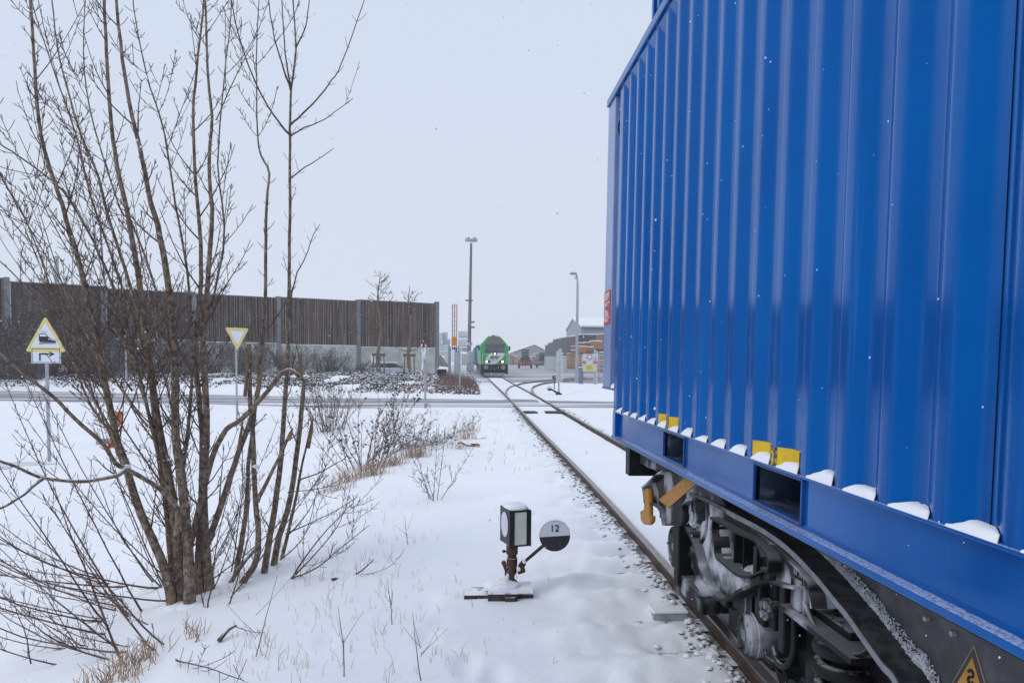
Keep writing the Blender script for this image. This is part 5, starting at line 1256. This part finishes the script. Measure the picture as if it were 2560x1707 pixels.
def onface(poly, off, name, m, par):
    mb = MB(); k_ = len(poly); mb.v = [(Lx+a, yf(z)-off, z) for a, z in poly]+[(Lx+a, yf(z)+.05, z) for a, z in poly]; mb.f = [tuple(range(k_)), tuple(range(k_, 2*k_))[::-1]]+[(i, (i+1) % k_, k_+(i+1) % k_, k_+i) for i in range(k_)]; mb.m = [0]*len(mb.f); return mb.build(name, m, par)
u6 = lambda a, b: ((a-680)/298.0, (1450-b)/298.0)
onface([u6(*q) for q in ((408, 468), (445, 390), (540, 262), (600, 246), (770, 246), (840, 262), (930, 370), (985, 468))], .012, 'roof_front', LGY, loc)
mb = MB(); mb.prism([(Lx+a*1.004, z+.006) for a, z in lo_slab([3.42, 3.85, 4.06, 4.12], 0, 0)], 'y', YLo+.4, YLo+18.9); mb.build('roof', LGY, loc)
onface([u6(*q) for q in ((398, 478), (990, 478), (985, 705), (402, 700))], .02, 'windscreen', mat('loco_glass', (.06, .07, .08), (.10, .11, .13), 2, .15), loc)
for q in (((385, 465), (1002, 465), (1002, 476), (385, 476)), ((385, 702), (1002, 706), (1002, 722), (385, 716))): onface([u6(*w_) for w_ in q], .03, 'window_frame', M_text, loc)
onface([u6(*q) for q in ((590, 722), (990, 722), (965, 800), (920, 880), (850, 960), (770, 1020), (700, 1060), (392, 1062), (398, 985), (420, 900), (470, 830), (530, 765))], .014, 'pale_swoosh', LW2, loc)
for q in (((310, 770), (540, 770), (530, 782), (310, 782)), ((310, 782), (322, 782), (322, 1060), (310, 1060)), ((1058, 770), (1070, 770), (1070, 1060), (1058, 1060)), ((940, 770), (1070, 770), (1070, 780), (935, 780))): onface([u6(*w_) for w_ in q], .016, 'pale_line', LW2, loc)
M_lamp = emit('lit_headlamp', (1, .86, .6), 2.2)
for (a, b, hw, hh, lx, lr) in ((480, 990, 78, 42, 447, 34), (900, 990, 78, 42, 925, 36), (692, 755, 66, 36, 692, 30)):
    c_ = u6(a, b); q = onface([(c_[0]-hw/298, c_[1]-hh/298), (c_[0]-hw/298, c_[1]+hh/298), (c_[0]+hw/298, c_[1]+hh/298), (c_[0]+hw/298, c_[1]-hh/298)][::-1], .03, 'headlamp_housing', M_text, loc)
    l_ = u6(lx, b); mb = MB(); mb.cyl((Lx+l_[0], YLo+.0, l_[1]), (Lx+l_[0], YLo-.05, l_[1]), lr/298*.95, 18); mb.build('headlamp', M_lamp, q)
LT = mat('loco_letter', (.03, .10, .07), None)
tt = text('SETG', .36, facing(Vector((Lx+.0, YLo-.03, u6(0, 870)[1])), 0) @ Matrix(((1, .25, 0, 0), (0, 1, 0, 0), (0, 0, 1, 0), (0, 0, 0, 1))), LT, loc, bold=.022, sx=1.0)
mb = MB(); z_ = u6(0, 835)[1]; mb.b2(Lx+.36, Lx+.66, YLo-.035, YLo-.02, z_-.015, z_+.02); z_ = u6(0, 903)[1]; mb.b2(Lx-.66, Lx-.36, YLo-.035, YLo-.02, z_-.02, z_+.015); mb.build('letter_stroke', LT, loc)
mb = MB()
for i in range(9): a_, _ = u6(590+i*22, 0); z_ = u6(0, 950)[1]; mb.b2(Lx+a_, Lx+a_+.045, YLo-.035, YLo-.02, z_-.03, z_+.03)
mb.build('small_writing', LT, loc)
mb = MB(); mb.b2(Lx-1.38, Lx+1.38, YLo-.05, YLo+18.8, .95, 1.26); mb.b2(Lx-1.35, Lx+1.35, YLo+.3, YLo+18, .35, .97); mb.build('frame', M_dark2, loc, bevel=.02)
mb = MB(); mb.prism([(Lx-1.12, .42), (Lx-.9, .10), (Lx+.0, .08), (Lx+.0, .42)], 'y', YLo-.35, YLo-.25); mb.prism([(Lx+.02, .42), (Lx+.02, .08), (Lx+.78, .10), (Lx+1.2, .42)], 'y', YLo-.35, YLo-.25); mb.build('snow_plough', mat('plough_grey', (.20, .22, .25), (.30, .32, .36), 5, .6), loc)
for sg in (-1, 1):
    mb = MB(); mb.cyl((Lx+sg*.87, YLo-.55, .98), (Lx+sg*.87, YLo, .98), .10, 14); mb.cyl((Lx+sg*.87, YLo-.60, .98), (Lx+sg*.87, YLo-.55, .98), .23, 18); mb.build('buffer', mat('buffer_steel', (.10, .11, .12), (.25, .27, .29), 9, .5), loc)
    mb = MB(); mb.b2(Lx+sg*1.38, Lx+sg*1.14, YLo-.1, YLo+.5, .30, .95); mb.build('step', M_dark2, loc, bevel=.02)
    mb = MB(); mb.box((Lx+sg*1.56, YLo+.6, 2.90), (.16, .1, .46)); mb.build('mirror', M_text, loc, bevel=.02)
mb = MB(); mb.tube([(Lx-.2, YLo-.1, .95), (Lx, YLo-.45, .75), (Lx+.2, YLo-.1, .95)], .05, 6); mb.b2(Lx-.15, Lx+.15, YLo-.4, YLo, .85, 1.1)
for a in (-.5, -.35, .38, .55): mb.tube([(Lx+a, YLo-.05, 1.1), (Lx+a, YLo-.22, .7), (Lx+a*1.1, YLo-.1, .5)], .03, 6)
mb.build('coupling', M_dark, loc)
mb = MB(); mb.b2(Lx-.22, Lx-.0, YLo+.7, YLo+1.2, 4.12, 4.25); mb.cyl((Lx+.05, YLo+.9, 4.1), (Lx+.05, YLo+.9, 4.22), .07, 8); mb.cyl((Lx+.26, YLo+1, 4.1), (Lx+.26, YLo+1, 4.45), .012, 5); mb.build('roof_horn', M_text, loc)
mb = MB(); mb.b2(Lx-.6, Lx+.6, YLo+.5, YLo+16, 4.12, 4.14); mb.build('roof_snow', mat('thin_snow', (.45, .46, .48), None), loc)
# wheels of the locomotive
for y in (2.2, 4.0, 5.8, 13.2, 15, 16.8):
    for sg in (-1, 1): mb = MB(); mb.cyl((Lx+sg*.80, YLo+y, .5), (Lx+sg*.70, YLo+y, .5), .5, 20); mb.build('wheel', M_dark2, loc)
# blue container wagons behind the locomotive
M_farblue = mat('far_blue', (.02, .09, .28), (.03, .12, .33), 1.5, .5)
for i, lab in enumerate(('first blue container wagon coupled behind the locomotive', 'second blue container wagon behind the locomotive', 'third and farthest blue container wagon behind the locomotive')):
    y0 = 95+i*14.5; g = thing('container_wagon', lab, 'rail wagon', (Lx-.02, y0, 0), group='blue wagons behind the locomotive')
    mb = MB(); x0 = Lx-1.45-.02
    y = y0
    while y < y0+13.3: mb.b2(x0, x0+2.9, y, y+.30, 1.2, 3.55-.02*i); mb.b2(x0+.04, x0+2.86, y+.3, y+.44, 1.2, 3.5); y += .44
    mb.build('container_body', M_farblue, g); mb = MB(); mb.b2(x0+.1, x0+2.8, y0-.3, y0+13.6, .85, 1.18); mb.build('underframe', M_dark2, g)
    mb = MB(); mb.b2(x0, x0+2.9, y0, y0+13.3, 3.56, 3.60); mb.build('roof_snow', M_snow, g)
    for y in (2, 3.8, 10, 11.8):
        for sg in (-1, 1): mb = MB(); mb.cyl((Lx+sg*.8, y0+y, .46), (Lx+sg*.7, y0+y, .46), .46, 16); mb.build('wheel', M_dark2, g)
# ------------------------------------------------------------------ raised barrier and posts at the crossing
YB2 = 56; b0 = W(1137, 938, YB2); zt_ = W(1137, 761, YB2).z; zo = W(1137, 842, YB2).z; zb_ = W(1137, 865, YB2).z
g = thing('level_crossing_barrier', 'raised lattice barrier arms of rusty orange over a grey drive post', 'barrier', (b0.x, YB2, Hz(b0.x, YB2)))
M_or = mat('barrier_orange', (.36, .13, .05), (.22, .09, .05), 2, .6, stretch=(1, 1, .3))
for px in (1131, 1136.5, 1142):
    p = W(px, 800, YB2); mb = MB(); mb.cyl((p.x, YB2, zb_-.3), (p.x, YB2, zt_), .038, 6); mb.build('arm', M_or, g)
a, b = W(1131, 800, YB2).x, W(1142, 800, YB2).x
mb = MB(); mb.b2(a, b, YB2-.03, YB2+.03, zt_-.05, zt_); 
for i in range(9): z_ = zb_+(zt_-zb_)*i/9; mb.tube([(a, YB2, z_), ((a+b)/2, YB2, z_+.3), (a, YB2, z_+.6)] if i % 2 else [(b, YB2, z_), ((a+b)/2, YB2, z_+.3), (b, YB2, z_+.6)], .012, 4)
mb.build('lattice', mat('lattice_pale', (.5, .42, .38), None), g)
mb = MB(); mb.b2(a-.06, b+.02, YB2-.07, YB2-.04, zb_+.02, zo); mb.build('orange_panel', mat('panel_orange', (.62, .24, .04), (.55, .2, .03), 4, .5), g)
z0 = Hz(b0.x, YB2)-.1
mb = MB(); p = W(1140, 900, YB2); mb.b2(p.x-.06, p.x+.22, YB2-.1, YB2+.15, z0, zb_-.35); mb.b2(p.x-.16, p.x-.08, YB2-.06, YB2+.06, z0, zb_-.2); mb.build('drive_post', mat('profile_grey', (.42, .47, .50), None), g, bevel=.01)
for px, top, lab, r in ((1122, 863, 'tall grey gate post left of the raised lattice barrier', .07), (1126, 866, 'slim grey gate post right beside the taller one', .05), (1146, 865, 'tall grey post just right of the blue plate', .06)):
    p = W(px, 930, YB2-1); post('gate_post', lab, 'post', px, 935, YB2-1, r, W(px, top, YB2-1).z, group='grey posts at the loading gate')
YQ = 54; p0, p1 = W(1130, 868, YQ), W(1143, 873, YQ); g = thing('blue_sign', 'small blue sign plate on a post below the orange panel', 'sign', ((p0.x+p1.x)/2, YQ, Hz(p0.x, YQ)))
mb = MB(); mb.b2(p0.x, p1.x, YQ-.04, YQ, p1.z, p0.z); mb.b2(p1.x-.10, p1.x, YQ-.04, YQ, W(1140, 881, YQ).z, p1.z); mb.build('plate', mat('sign_blue', (.015, .06, .30), None), g); mb = MB(); mb.cyl((p1.x-.15, YQ+.03, Hz(p0.x, YQ)-.1), (p1.x-.15, YQ+.03, p0.z), .035, 8); mb.build('pole', M_galv, g)
mb = MB(); q0, q1 = W(1129, 874, YQ), W(1136, 906, YQ); mb.b2(q0.x, q1.x, YQ-.02, YQ+.02, q1.z, q0.z); mb.build('white_board', M_signwht, g)
YQ = 50; p0 = W(1149.5, 871, YQ); g, fp = post('marker_pole', 'grey pole with a small red and white plate on the hedge bank', 'post', 1149.5, 985, 41, .045, W(1149.5, 868, 41).z)
mb = MB(); p0, p1 = W(1147, 868, 40.95), W(1152, 873, 40.95); h3 = (p0.z-p1.z)/3; mb.b2(p0.x, p1.x, 40.9, 40.94, p1.z, p0.z); pl_ = mb.build('red_plate', M_red, g); mb = MB(); mb.b2(p0.x+.01, p1.x-.01, 40.885, 40.899, p1.z+h3, p1.z+2*h3); mb.build('white_bar', M_signwht, pl_)
# ------------------------------------------------------------------ wrapped timber packs on the left yard
M_wrap = mat('white_wrap', (.50, .56, .60), (.60, .65, .69), .8, .5, dirt=((.36, .40, .46), 1.5, (.5, .7), .5)); M_dirtywd = mat('bearer', (.12, .09, .08), None)
def pack(px0, px1, py0, py1, Y, dep, lab, m, name='wrapped_timber_pack', cat='timber pack', group='white wrapped timber packs', snow=.06, planks=False, zs=None):
    a, b = W(px0, py1, Y), W(px1, py0, Y); z0, z1 = a.z, b.z
    g = thing(name, lab, cat, ((a.x+b.x)/2, Y, z0), group=group); mb = MB(); mb.b2(a.x, b.x, Y, Y+dep, z0+.05, z1)
    if planks:
        mb = MB(); nr = max(3, int((z1-z0)/.16)); dz = (z1-z0-.05)/nr
        for r_ in range(nr):
            j = rs.uniform(-.03, .03); mb.b2(a.x+.02+j, b.x-.02+j, Y+rs.uniform(-.03, .03), Y+dep, z0+.05+r_*dz, z0+.05+(r_+.86)*dz)
    bd = mb.build('boards' if planks else 'wrapping', m, g, bevel=0 if planks else .04)
    mb = MB(); 
    for q in (.15, .5, .85): x = a.x+(b.x-a.x)*q; mb.b2(x-.05, x+.05, Y+.02, Y+dep-.02, z0-.05, z0+.05)
    mb.build('bearer', M_dirtywd, g)
    if snow: mb = MB(); mb.b2(a.x-.02, b.x+.02, Y-.02, Y+dep, z1+.001, z1+snow); mb.build('snow_cap', M_snow, g, bevel=.03)
    return g
rs = random.Random(17)
i = 0
def zz7(a, b): return 1060+a/9.22, 800+b/9.22
for (a0, a1, b0, b1, Y, d, lab, sn) in (
    (310, 430, 300, 460, 112, 2, 'top left white wrapped pack beside the barrier end', .1), (435, 540, 290, 440, 113, 2, 'top white wrapped pack with straight right edge left of the orange arms', .1),
    (310, 440, 480, 590, 112, 2, 'rounded snowy wrapped pack under the top left one', .1), (440, 600, 445, 570, 113, 2, 'pale wrapped pack in the middle of the left yard stack', .08), (312, 440, 600, 705, 112, 2, 'wrapped pack low at the barrier end', 0), (442, 580, 575, 705, 112, 2, 'wrapped pack right of the low one at the barrier end', 0),
    (790, 1000, 265, 400, 105, 3, 'highest white pack standing clear against the sky left of the mast', .1), (780, 1000, 440, 612, 105, 3, 'white pack under the highest one left of the mast', 0), (860, 1010, 640, 725, 106, 3, 'low white pack under the speed sign', 0),
    (860, 1030, 790, 1040, 92, 3, 'big white wrapped pack behind the hedge near the locomotive', .12), (1020, 1150, 735, 1000, 97, 4, 'large pale block stack closest to the blue wagons', .12), (1020, 1150, 1012, 1180, 97, 4, 'bottom pale block below the large one beside the blue wagons', 0),
    (312, 460, 725, 800, 90, 3, 'bluish wrapped pack behind the sloping wing wall', .1), (462, 575, 715, 960, 90, 3, 'cream wrapped pack left of the gate posts', .1), (640, 705, 690, 960, 95, 2, 'pale wrapped pack seen between the gate posts', 0)):
    p = zz7(a0, b0); q = zz7(a1, b1); pack(p[0], q[0], p[1], q[1], Y, d, lab, M_wrap, snow=sn)
# ------------------------------------------------------------------ right hand timber yard
M_lum = mat('sawn_timber', (.40, .20, .10), (.52, .30, .17), 3, .8, stretch=(.5, 1, 4)); M_lum2 = mat('sawn_timber_dark', (.30, .15, .09), (.42, .25, .16), 3, .8, stretch=(.5, 1, 4))
def zz5(a, b): return 1340+a/4.614, 660+b/4.614
for (a0, a1, b0, b1, Y, lab, sn) in (
    (492, 563, 912, 1005, 80, 'orange-brown lumber pack behind the street lamp, upper row left', .1), (567, 640, 908, 955, 80, 'upper lumber pack in the middle of the back row', .1), (660, 768, 893, 985, 78, 'largest lumber pack with a snow cap left of the blue container', .12),
    (500, 588, 955, 1028, 72, 'front lumber pack right beside the street lamp', .1), (592, 660, 962, 1025, 72, 'front lumber pack behind the yard notice board', .1), (738, 796, 812, 880, 84, 'highest lumber pack partly hidden by the blue container', .1),
    (738, 790, 885, 985, 84, 'lumber pack beneath the highest one', 0), (436, 490, 995, 1205, 76, 'tall lumber stack directly left of the street lamp foot', .08), (500, 530, 1035, 1180, 70, 'narrow lumber stack right of the street lamp', 0),
    (384, 432, 1035, 1200, 82, 'left end lumber stack with protruding bearers', .08), (728, 776, 1050, 1098, 66, 'top lumber pack behind the gate bars', .06), (728, 776, 1108, 1190, 66, 'middle lumber pack behind the gate bars', .06), (728, 776, 1200, 1238, 66, 'bottom lumber pack behind the gate bars', .04),
    (436, 486, 948, 985, 88, 'small far lumber pack above the tall stack', .08)):
    p = zz5(a0, b0); q = zz5(a1, b1); pack(p[0], q[0], p[1], q[1], Y, 2.4, lab, rs.choice((M_lum, M_lum2)), 'lumber_pack', 'lumber pack', 'lumber packs in the right yard', sn, True)
# far pale stacks across the yard
for (a0, a1, b0, b1, lab) in ((700, 728, 1020, 1103, 'far pale lumber stack directly right of the locomotive'), (730, 768, 1035, 1103, 'far pale lumber stack left of the red loader'), (880, 912, 1040, 1100, 'far lumber stack right of the red loader'), (905, 942, 1018, 1075, 'far lumber stack left of the far forklift'), (912, 940, 1078, 1108, 'low far lumber stack before the far forklift')):
    p = (1050+a0/3.135, 560+b0/3.135); q = (1050+a1/3.135, 560+b1/3.135); pack(p[0], q[0], p[1], q[1], 165, 6, lab, mat('far_lumber', (.34, .27, .23), (.42, .34, .30), 1, .8), 'lumber_pack', 'lumber pack', 'far lumber stacks across the yard', .15, True)
# concrete and timber screen along the right side of the yard
g = thing('yard_screen_wall', 'long stepped grey boarded screen on a pale concrete base right of the yard', 'screen wall', (16.4, 150, 0))
M_scr = mat('screen_boards', (.10, .095, .10), (.14, .13, .14), 1.2, .8, stretch=(1, 4, .3)); M_scr2 = mat('screen_concrete', (.40, .45, .48), (.48, .52, .55), .5, .8, stretch=(1, 1, .3))
stp_ = [(105, 940), (140, 915), (195, 885), (303, 842), (383, 835), (490, 815)]; ends_ = [(105, 140), (140, 195), (195, 300), (300, 380), (380, 490)]
tl = [((105, 940), (138, 932)), ((138, 918), (193, 900)), ((193, 886), (300, 842)), ((303, 858), (378, 832)), ((383, 848), (490, 815))]
def ywall(px): return 16.4/((px-1161)/F)
for i, ((a, za), (b, zb2)) in enumerate(tl):
    pa, pb = zz5(a, za), zz5(b, zb2); X_ = 16.4
    A_, B_ = WX(pa[0], pa[1], X_), WX(pb[0], pb[1], X_); zt_ = (A_.z+B_.z)/2
    c0 = WX(*zz5(a, 1050-(a-105)*.21), X_); cz = 2.45
    mb = MB(); mb.b2(X_, X_+.25, B_.y+.02, A_.y, cz, zt_); bd = mb.build('board_panel', M_scr, g); mb = MB(); mb.b2(X_-.05, X_+.3, B_.y+.02, A_.y, zt_, zt_+.14); mb.build('snow_cap', M_snow, g)
    mb = MB(); mb.b2(X_-.12, X_+.3, B_.y+.03, A_.y, -.2, cz-.01); mb.build('concrete_base', M_scr2, g)
mb = MB(); mb.b2(16.4, 34, 105.6, 105.9, -.2, 2.45); mb.build('concrete_base', M_scr2, g)
zt_ = W(*zz5(600, 818), 106).z; mb = MB(); mb.b2(16.45, 34, 105.5, 105.8, 2.46, zt_); mb.build('board_panel', mat('screen_slate', (.045, .055, .075), (.06, .07, .09), 1, .7), g); mb = MB(); mb.b2(16.4, 34, 105.4, 105.9, zt_+.01, zt_+.14); mb.build('snow_cap', M_snow, g)
# grey hall with a snowy gable roof
g = thing('warehouse', 'grey metal warehouse with a snow-covered gable roof beyond the timber yard', 'building', (19.8, 125, 0)); M_hall = mat('hall_cladding', (.32, .36, .41), (.38, .42, .47), 1.5, .6, stretch=(6, 6, .1))
x0, y0, y1, ze, zr = 19.8, 125, 143.6, 7.4, 9.15; ym = 134.5
mb = MB(); mb.prism([(y0, -.1), (y1, -.1), (y1, ze), (ym, zr), (y0, ze)], 'x', x0, x0+30); mb.build('walls', M_hall, g)
mb = MB()
for (ya, za, yb, zb2) in ((y0-.3, ze-.02, ym, zr+.05), (ym, zr+.05, y1+.3, ze-.02)):
    mb.add([(x0-.2, ya, za), (x0+30, ya, za), (x0+30, yb, zb2), (x0-.2, yb, zb2), (x0-.2, ya, za+.28), (x0+30, ya, za+.28), (x0+30, yb, zb2+.28), (x0-.2, yb, zb2+.28)], [(3, 2, 1, 0), (4, 5, 6, 7), (0, 1, 5, 4), (1, 2, 6, 5), (2, 3, 7, 6), (3, 0, 4, 7)])
mb.build('roof', M_snow, g)
mb = MB(); mb.b2(x0-.02, x0+30, y0-.34, y0-.3, ze-.35, ze-.08); mb.build('gutter', mat('gutter_dark', (.12, .13, .15), None), g)
mb = MB(); mb.cyl((x0+.3, y0-.2, 0), (x0+.3, y0-.2, ze-.2), .12, 8); mb.build('downpipe', M_galv, g)
# far shed across the yard
g = thing('far_shed', 'far low pale shed with a wide shallow roof at the end of the yard', 'building', (30, 255, 0)); P = [W(1050+a/3.135, 560+b/3.135, 255) for a, b in ((700, 1100), (700, 1020), (895, 950), (980, 1000), (980, 1100))]
mb = MB(); mb.prism([(p.x, p.z) for p in P], 'y', 255, 290); mb.build('walls', mat('shed_tan', (.30, .27, .27), (.36, .33, .33), .4, .8), g)
mb = MB(); Q = [P[1], P[2], P[3]]; mb.prism([(P[1].x-1, P[1].z), (P[2].x, P[2].z+.2), (P[3].x+1, P[3].z), (P[3].x+1, P[3].z+.3), (P[2].x, P[2].z+.5), (P[1].x-1, P[1].z+.3)][::-1], 'y', 253, 291); mb.build('roof', M_snow, g)
# red log loader facing the camera
def loader(px, py, Y, sc, lab, mcol):
    b = W(px, py, Y); g = thing('forklift_truck', lab, 'forklift', (b.x, Y, 0), group='forklift trucks in the yard'); X_, s_ = b.x, sc
    def bx(x0, x1, y0, y1, z0, z1, nm, m, bv=.03):
        mb = MB(); mb.b2(X_+x0*s_, X_+x1*s_, Y+y0*s_, Y+y1*s_, z0*s_, z1*s_); return mb.build(nm, m, g, bevel=bv)
    bx(-1.25, 1.25, .4, 3.6, .6, 1.75, 'body', mcol, .1); bx(-1.3, 1.3, .0, .45, .7, 1.45, 'counterweight', mcol, .12)
    for sg in (-1, 1):
        mb = MB(); mb.cyl((X_+sg*1.05*s_, Y+.9*s_, .55*s_), (X_+sg*1.45*s_, Y+.9*s_, .55*s_), .55*s_, 16); mb.build('wheel', M_text, g)
        bx(sg*.62-.07, sg*.62+.07, .6, .75, 1.7, 3.75, 'cab_pillar', M_text, .01); bx(sg*.35-.06, sg*.35+.06, 3.7, 3.9, .2, 3.9, 'mast_rail', M_text, .01)
        bx(sg*.95-.18, sg*.95+.18, -.03, .02, .95, 1.15, 'lamp', M_galv, .01)
    bx(-.85, .85, .5, 2.3, 3.7, 3.88, 'cab_roof', M_text); bx(-.6, .6, .72, .76, 1.75, 3.6, 'cab_window', M_cglass, 0); bx(-.9, .9, .45, 2.4, 1.75, 2.2, 'cab_base', M_text, .05)
    bx(-.7, .7, -.05, .0, .8, 1.3, 'grille', mat('grille_red', (.25, .06, .05), None), .01)
loader(1050+826/3.135, 560+1124/3.135, 148, .98, 'red forklift truck with dark cab standing in the middle of the yard', mat('loader_red', (.26, .05, .045), (.20, .05, .045), 2, .6))
loader(1050+958/3.135, 560+1106/3.135, 162, .86, 'far blue-grey forklift truck next to the screen wall', mat('loader_grey', (.16, .19, .24), (.22, .18, .18), 2, .6))
# notice board, gate pillar and gate
YN2 = 57; g = thing('notice_board', 'white yard notice board with red ring, warning triangle and yellow panel', 'notice board', (W(1463, 940, YN2).x, YN2, Hz(9, YN2)))
def nb(a0, a1, b0, b1, y, name, m, par):
    p, q = W(*zz5(a0, b1), YN2), W(*zz5(a1, b0), YN2); mb = MB(); mb.b2(p.x, q.x, YN2-y-.006, YN2-y, p.z, q.z); return mb.build(name, m, par)
bd = nb(535, 718, 1035, 1160, 0, 'board', mat('board_grey', (.50, .55, .60), None), g); bd2 = nb(537, 700, 1160, 1235, 0, 'lower_board', mat('board_grey', (.50, .55, .60), None), g)
yel = nb(563, 672, 1168, 1228, .01, 'yellow_panel', mat('notice_yellow', (.74, .60, .06), None), g)
for r_ in range(4): nb(572+rs.randint(0, 12), 660-rs.randint(0, 14), 1176+r_*12, 1180+r_*12, .02, 'writing', mat('notice_ink', (.25, .18, .03), None), yel)
c_ = W(*zz5(617, 1070), YN2); rr_ = 28/4.614/F*YN2
mb = MB(); mb.cyl((c_.x, YN2-.01, c_.z), (c_.x, YN2-.02, c_.z), rr_, 24); dd_ = mb.build('white_disc', M_signwht, g); mb = MB(); mb.torus((c_.x, YN2-.025, c_.z), rr_*.96, rr_*.17, 'y', 26, 6); mb.build('red_ring', M_red, dd_)
c_ = W(*zz5(557, 1135), YN2); mb = MB(); mb.cyl((c_.x, YN2-.01, c_.z), (c_.x, YN2-.02, c_.z), rr_*.6, 20); dd_ = mb.build('white_disc', M_signwht, g); mb = MB(); mb.torus((c_.x, YN2-.025, c_.z), rr_*.56, rr_*.11, 'y', 20, 6); mb.build('red_ring', M_red, dd_)
mb = MB(); mb.b2(c_.x-.08, c_.x+.08, YN2-.03, YN2-.022, c_.z-.03, c_.z+.05); mb.build('symbol', M_text, dd_)
P = [W(*zz5(a, b), YN2) for a, b in ((657, 1115), (713, 1115), (685, 1066))]; mb = MB(); mb.prism([(p.x, p.z) for p in P], 'y', YN2-.016, YN2-.007); tr_ = mb.build('triangle_edge', mat('tri_grey', (.12, .13, .15), None), g); cx_ = sum(p.x for p in P)/3; cz_ = sum(p.z for p in P)/3
mb = MB(); mb.prism([(cx_+(p.x-cx_)*.72, cz_+(p.z-cz_)*.72) for p in P], 'y', YN2-.022, YN2-.0165); mb.build('triangle_field', M_signwht, tr_)
mb = MB(); mb.b2(cx_-.03, cx_+.03, YN2-.03, YN2-.023, cz_-.09, cz_+.07); mb.build('symbol', M_text, tr_)
nb(656, 712, 1122, 1152, .01, 'red_label', mat('label_red', (.60, .10, .13), None), g); w1 = nb(588, 648, 1122, 1158, .01, 'white_label', M_signwht, g)
for r_ in range(3): nb(593, 640, 1128+r_*10, 1131+r_*10, .02, 'writing', M_galv, w1)
for (a0, a1, b0, b1) in ((676, 712, 1000, 1365), (672, 690, 985, 1040)):
    p, q = W(*zz5(a0, b1), YN2), W(*zz5(a1, b0), YN2); mb = MB(); mb.b2(p.x, q.x, YN2+.02, YN2+.25, min(p.z, Hz(p.x, YN2)), q.z); mb.build('steel_post', mat('profile_grey', (.42, .47, .50), None), g, bevel=.01)
p, q = W(*zz5(498, 1340), YN2+1), W(*zz5(547, 1195), YN2+1); g = thing('gate_pillar', 'grey-blue steel gate pillar under the left half of the notice board', 'gate pillar', ((p.x+q.x)/2, YN2+1, -.1)); mb = MB(); mb.b2(p.x, q.x, YN2+.9, YN2+1.4, -.2, q.z); mb.build('pillar', mat('pillar_grey', (.16, .19, .24), (.22, .25, .30), 3, .7), g, bevel=.02); mb = MB(); mb.b2(p.x-.03, q.x+.03, YN2+.87, YN2+1.43, q.z, q.z+.07); mb.build('snow_cap', M_snow, g, bevel=.02)
g = thing('sliding_gate', 'grey bar gate between the notice board and the blue container', 'gate', (W(1500, 950, YN2+1).x, YN2+1, 0)); x0, x1 = W(*zz5(722, 1200), YN2+1).x, 15.0
zt_, zb_ = W(*zz5(750, 1018), YN2+1).z, W(*zz5(750, 1345), YN2+1).z
mb = MB(); mb.b2(x0, x1, YN2+.97, YN2+1.03, zt_-.08, zt_); mb.b2(x0, x1, YN2+.97, YN2+1.03, zb_, zb_+.08); mb.b2(x0, x0+.08, YN2+.97, YN2+1.03, zb_, zt_); mb.build('frame', M_galv, g)
mb = MB(); x = x0+.12
while x < x1: mb.b2(x-.012, x+.012, YN2+.99, YN2+1.01, zb_, zt_); x += .155
mb.build('bars', M_galv, g); mb = MB(); mb.b2(x0, x1, YN2+.96, YN2+1.04, zt_+.001, zt_+.05); mb.build('snow_cap', M_snow, g)
# ------------------------------------------------------------------ falling snow
mb = MB(); rs = random.Random(99)
for _ in range(4200):
    Y = 1.2+14*rs.random()**.8; p = W(rs.uniform(-60, 2620), rs.uniform(-60, 1760), Y)
    if p.z < -.1: continue
    if p.x > CX0-.03 and -5 < p.y < 6.8: continue
    r_ = rs.uniform(.0007, .0020)*(1+Y*.07)*(2.0 if rs.random() < .06 else 1); mb.ball(p, r_, 5, 3, (1, 1, rs.uniform(.8, 1.6)), .2)
tag(mb.build('falling_snowflakes', M_snow), kind='stuff')
# ------------------------------------------------------------------ haze
mb = MB(); mb.b2(-90, 75, -15, 320, -2.2, 25); hz = mb.build('haze', bpy.data.materials.new('haze')); hm = hz.data.materials[0]; hm.use_nodes = True; t_ = hm.node_tree; t_.nodes.clear()
ov = t_.nodes.new('ShaderNodeOutputMaterial'); pv = t_.nodes.new('ShaderNodeVolumePrincipled'); pv.inputs['Color'].default_value = (.99, .995, 1, 1); pv.inputs['Density'].default_value = .0010; pv.inputs['Anisotropy'].default_value = .2
t_.links.new(pv.outputs[0], ov.inputs['Volume']); tag(hz, kind='stuff')
# snow banked round the stems and lodged in the forks
for t_, spots_ in ((tree1, ((437, 1583, 6.45), (470, 1560, 6.35), (531, 1528, 6.6), (505, 1540, 6.55))), (tree2, ((648, 1476, 6.9), (680, 1462, 7.1), (695, 1450, 7.3), (580, 1512, 6.6), (585, 1462, 7.0)))):
    for (a, b, Y) in spots_:
        p = W(a, b, Y); mb = MB(); zg = Hz(p.x, p.y); mb.ball((p.x+random.uniform(.02, .06), p.y+.03, zg-.02), random.uniform(.09, .13), 12, 6, (1.4, 1.1, .55), .05, half=True); mb.build('banked_snow', M_snow, t_, smooth=True)
for (a, b, Y) in ((318, 1166, 6.28), (640, 1166, 6.6), (452, 1240, 6.4), (503, 1250, 6.6)):
    p = W(a, b, Y-.03); mb = MB(); mb.ball(p, .026, 8, 5, (1.2, 1, .7), .15); mb.build('lodged_snow', M_snow, tree1, smooth=True)
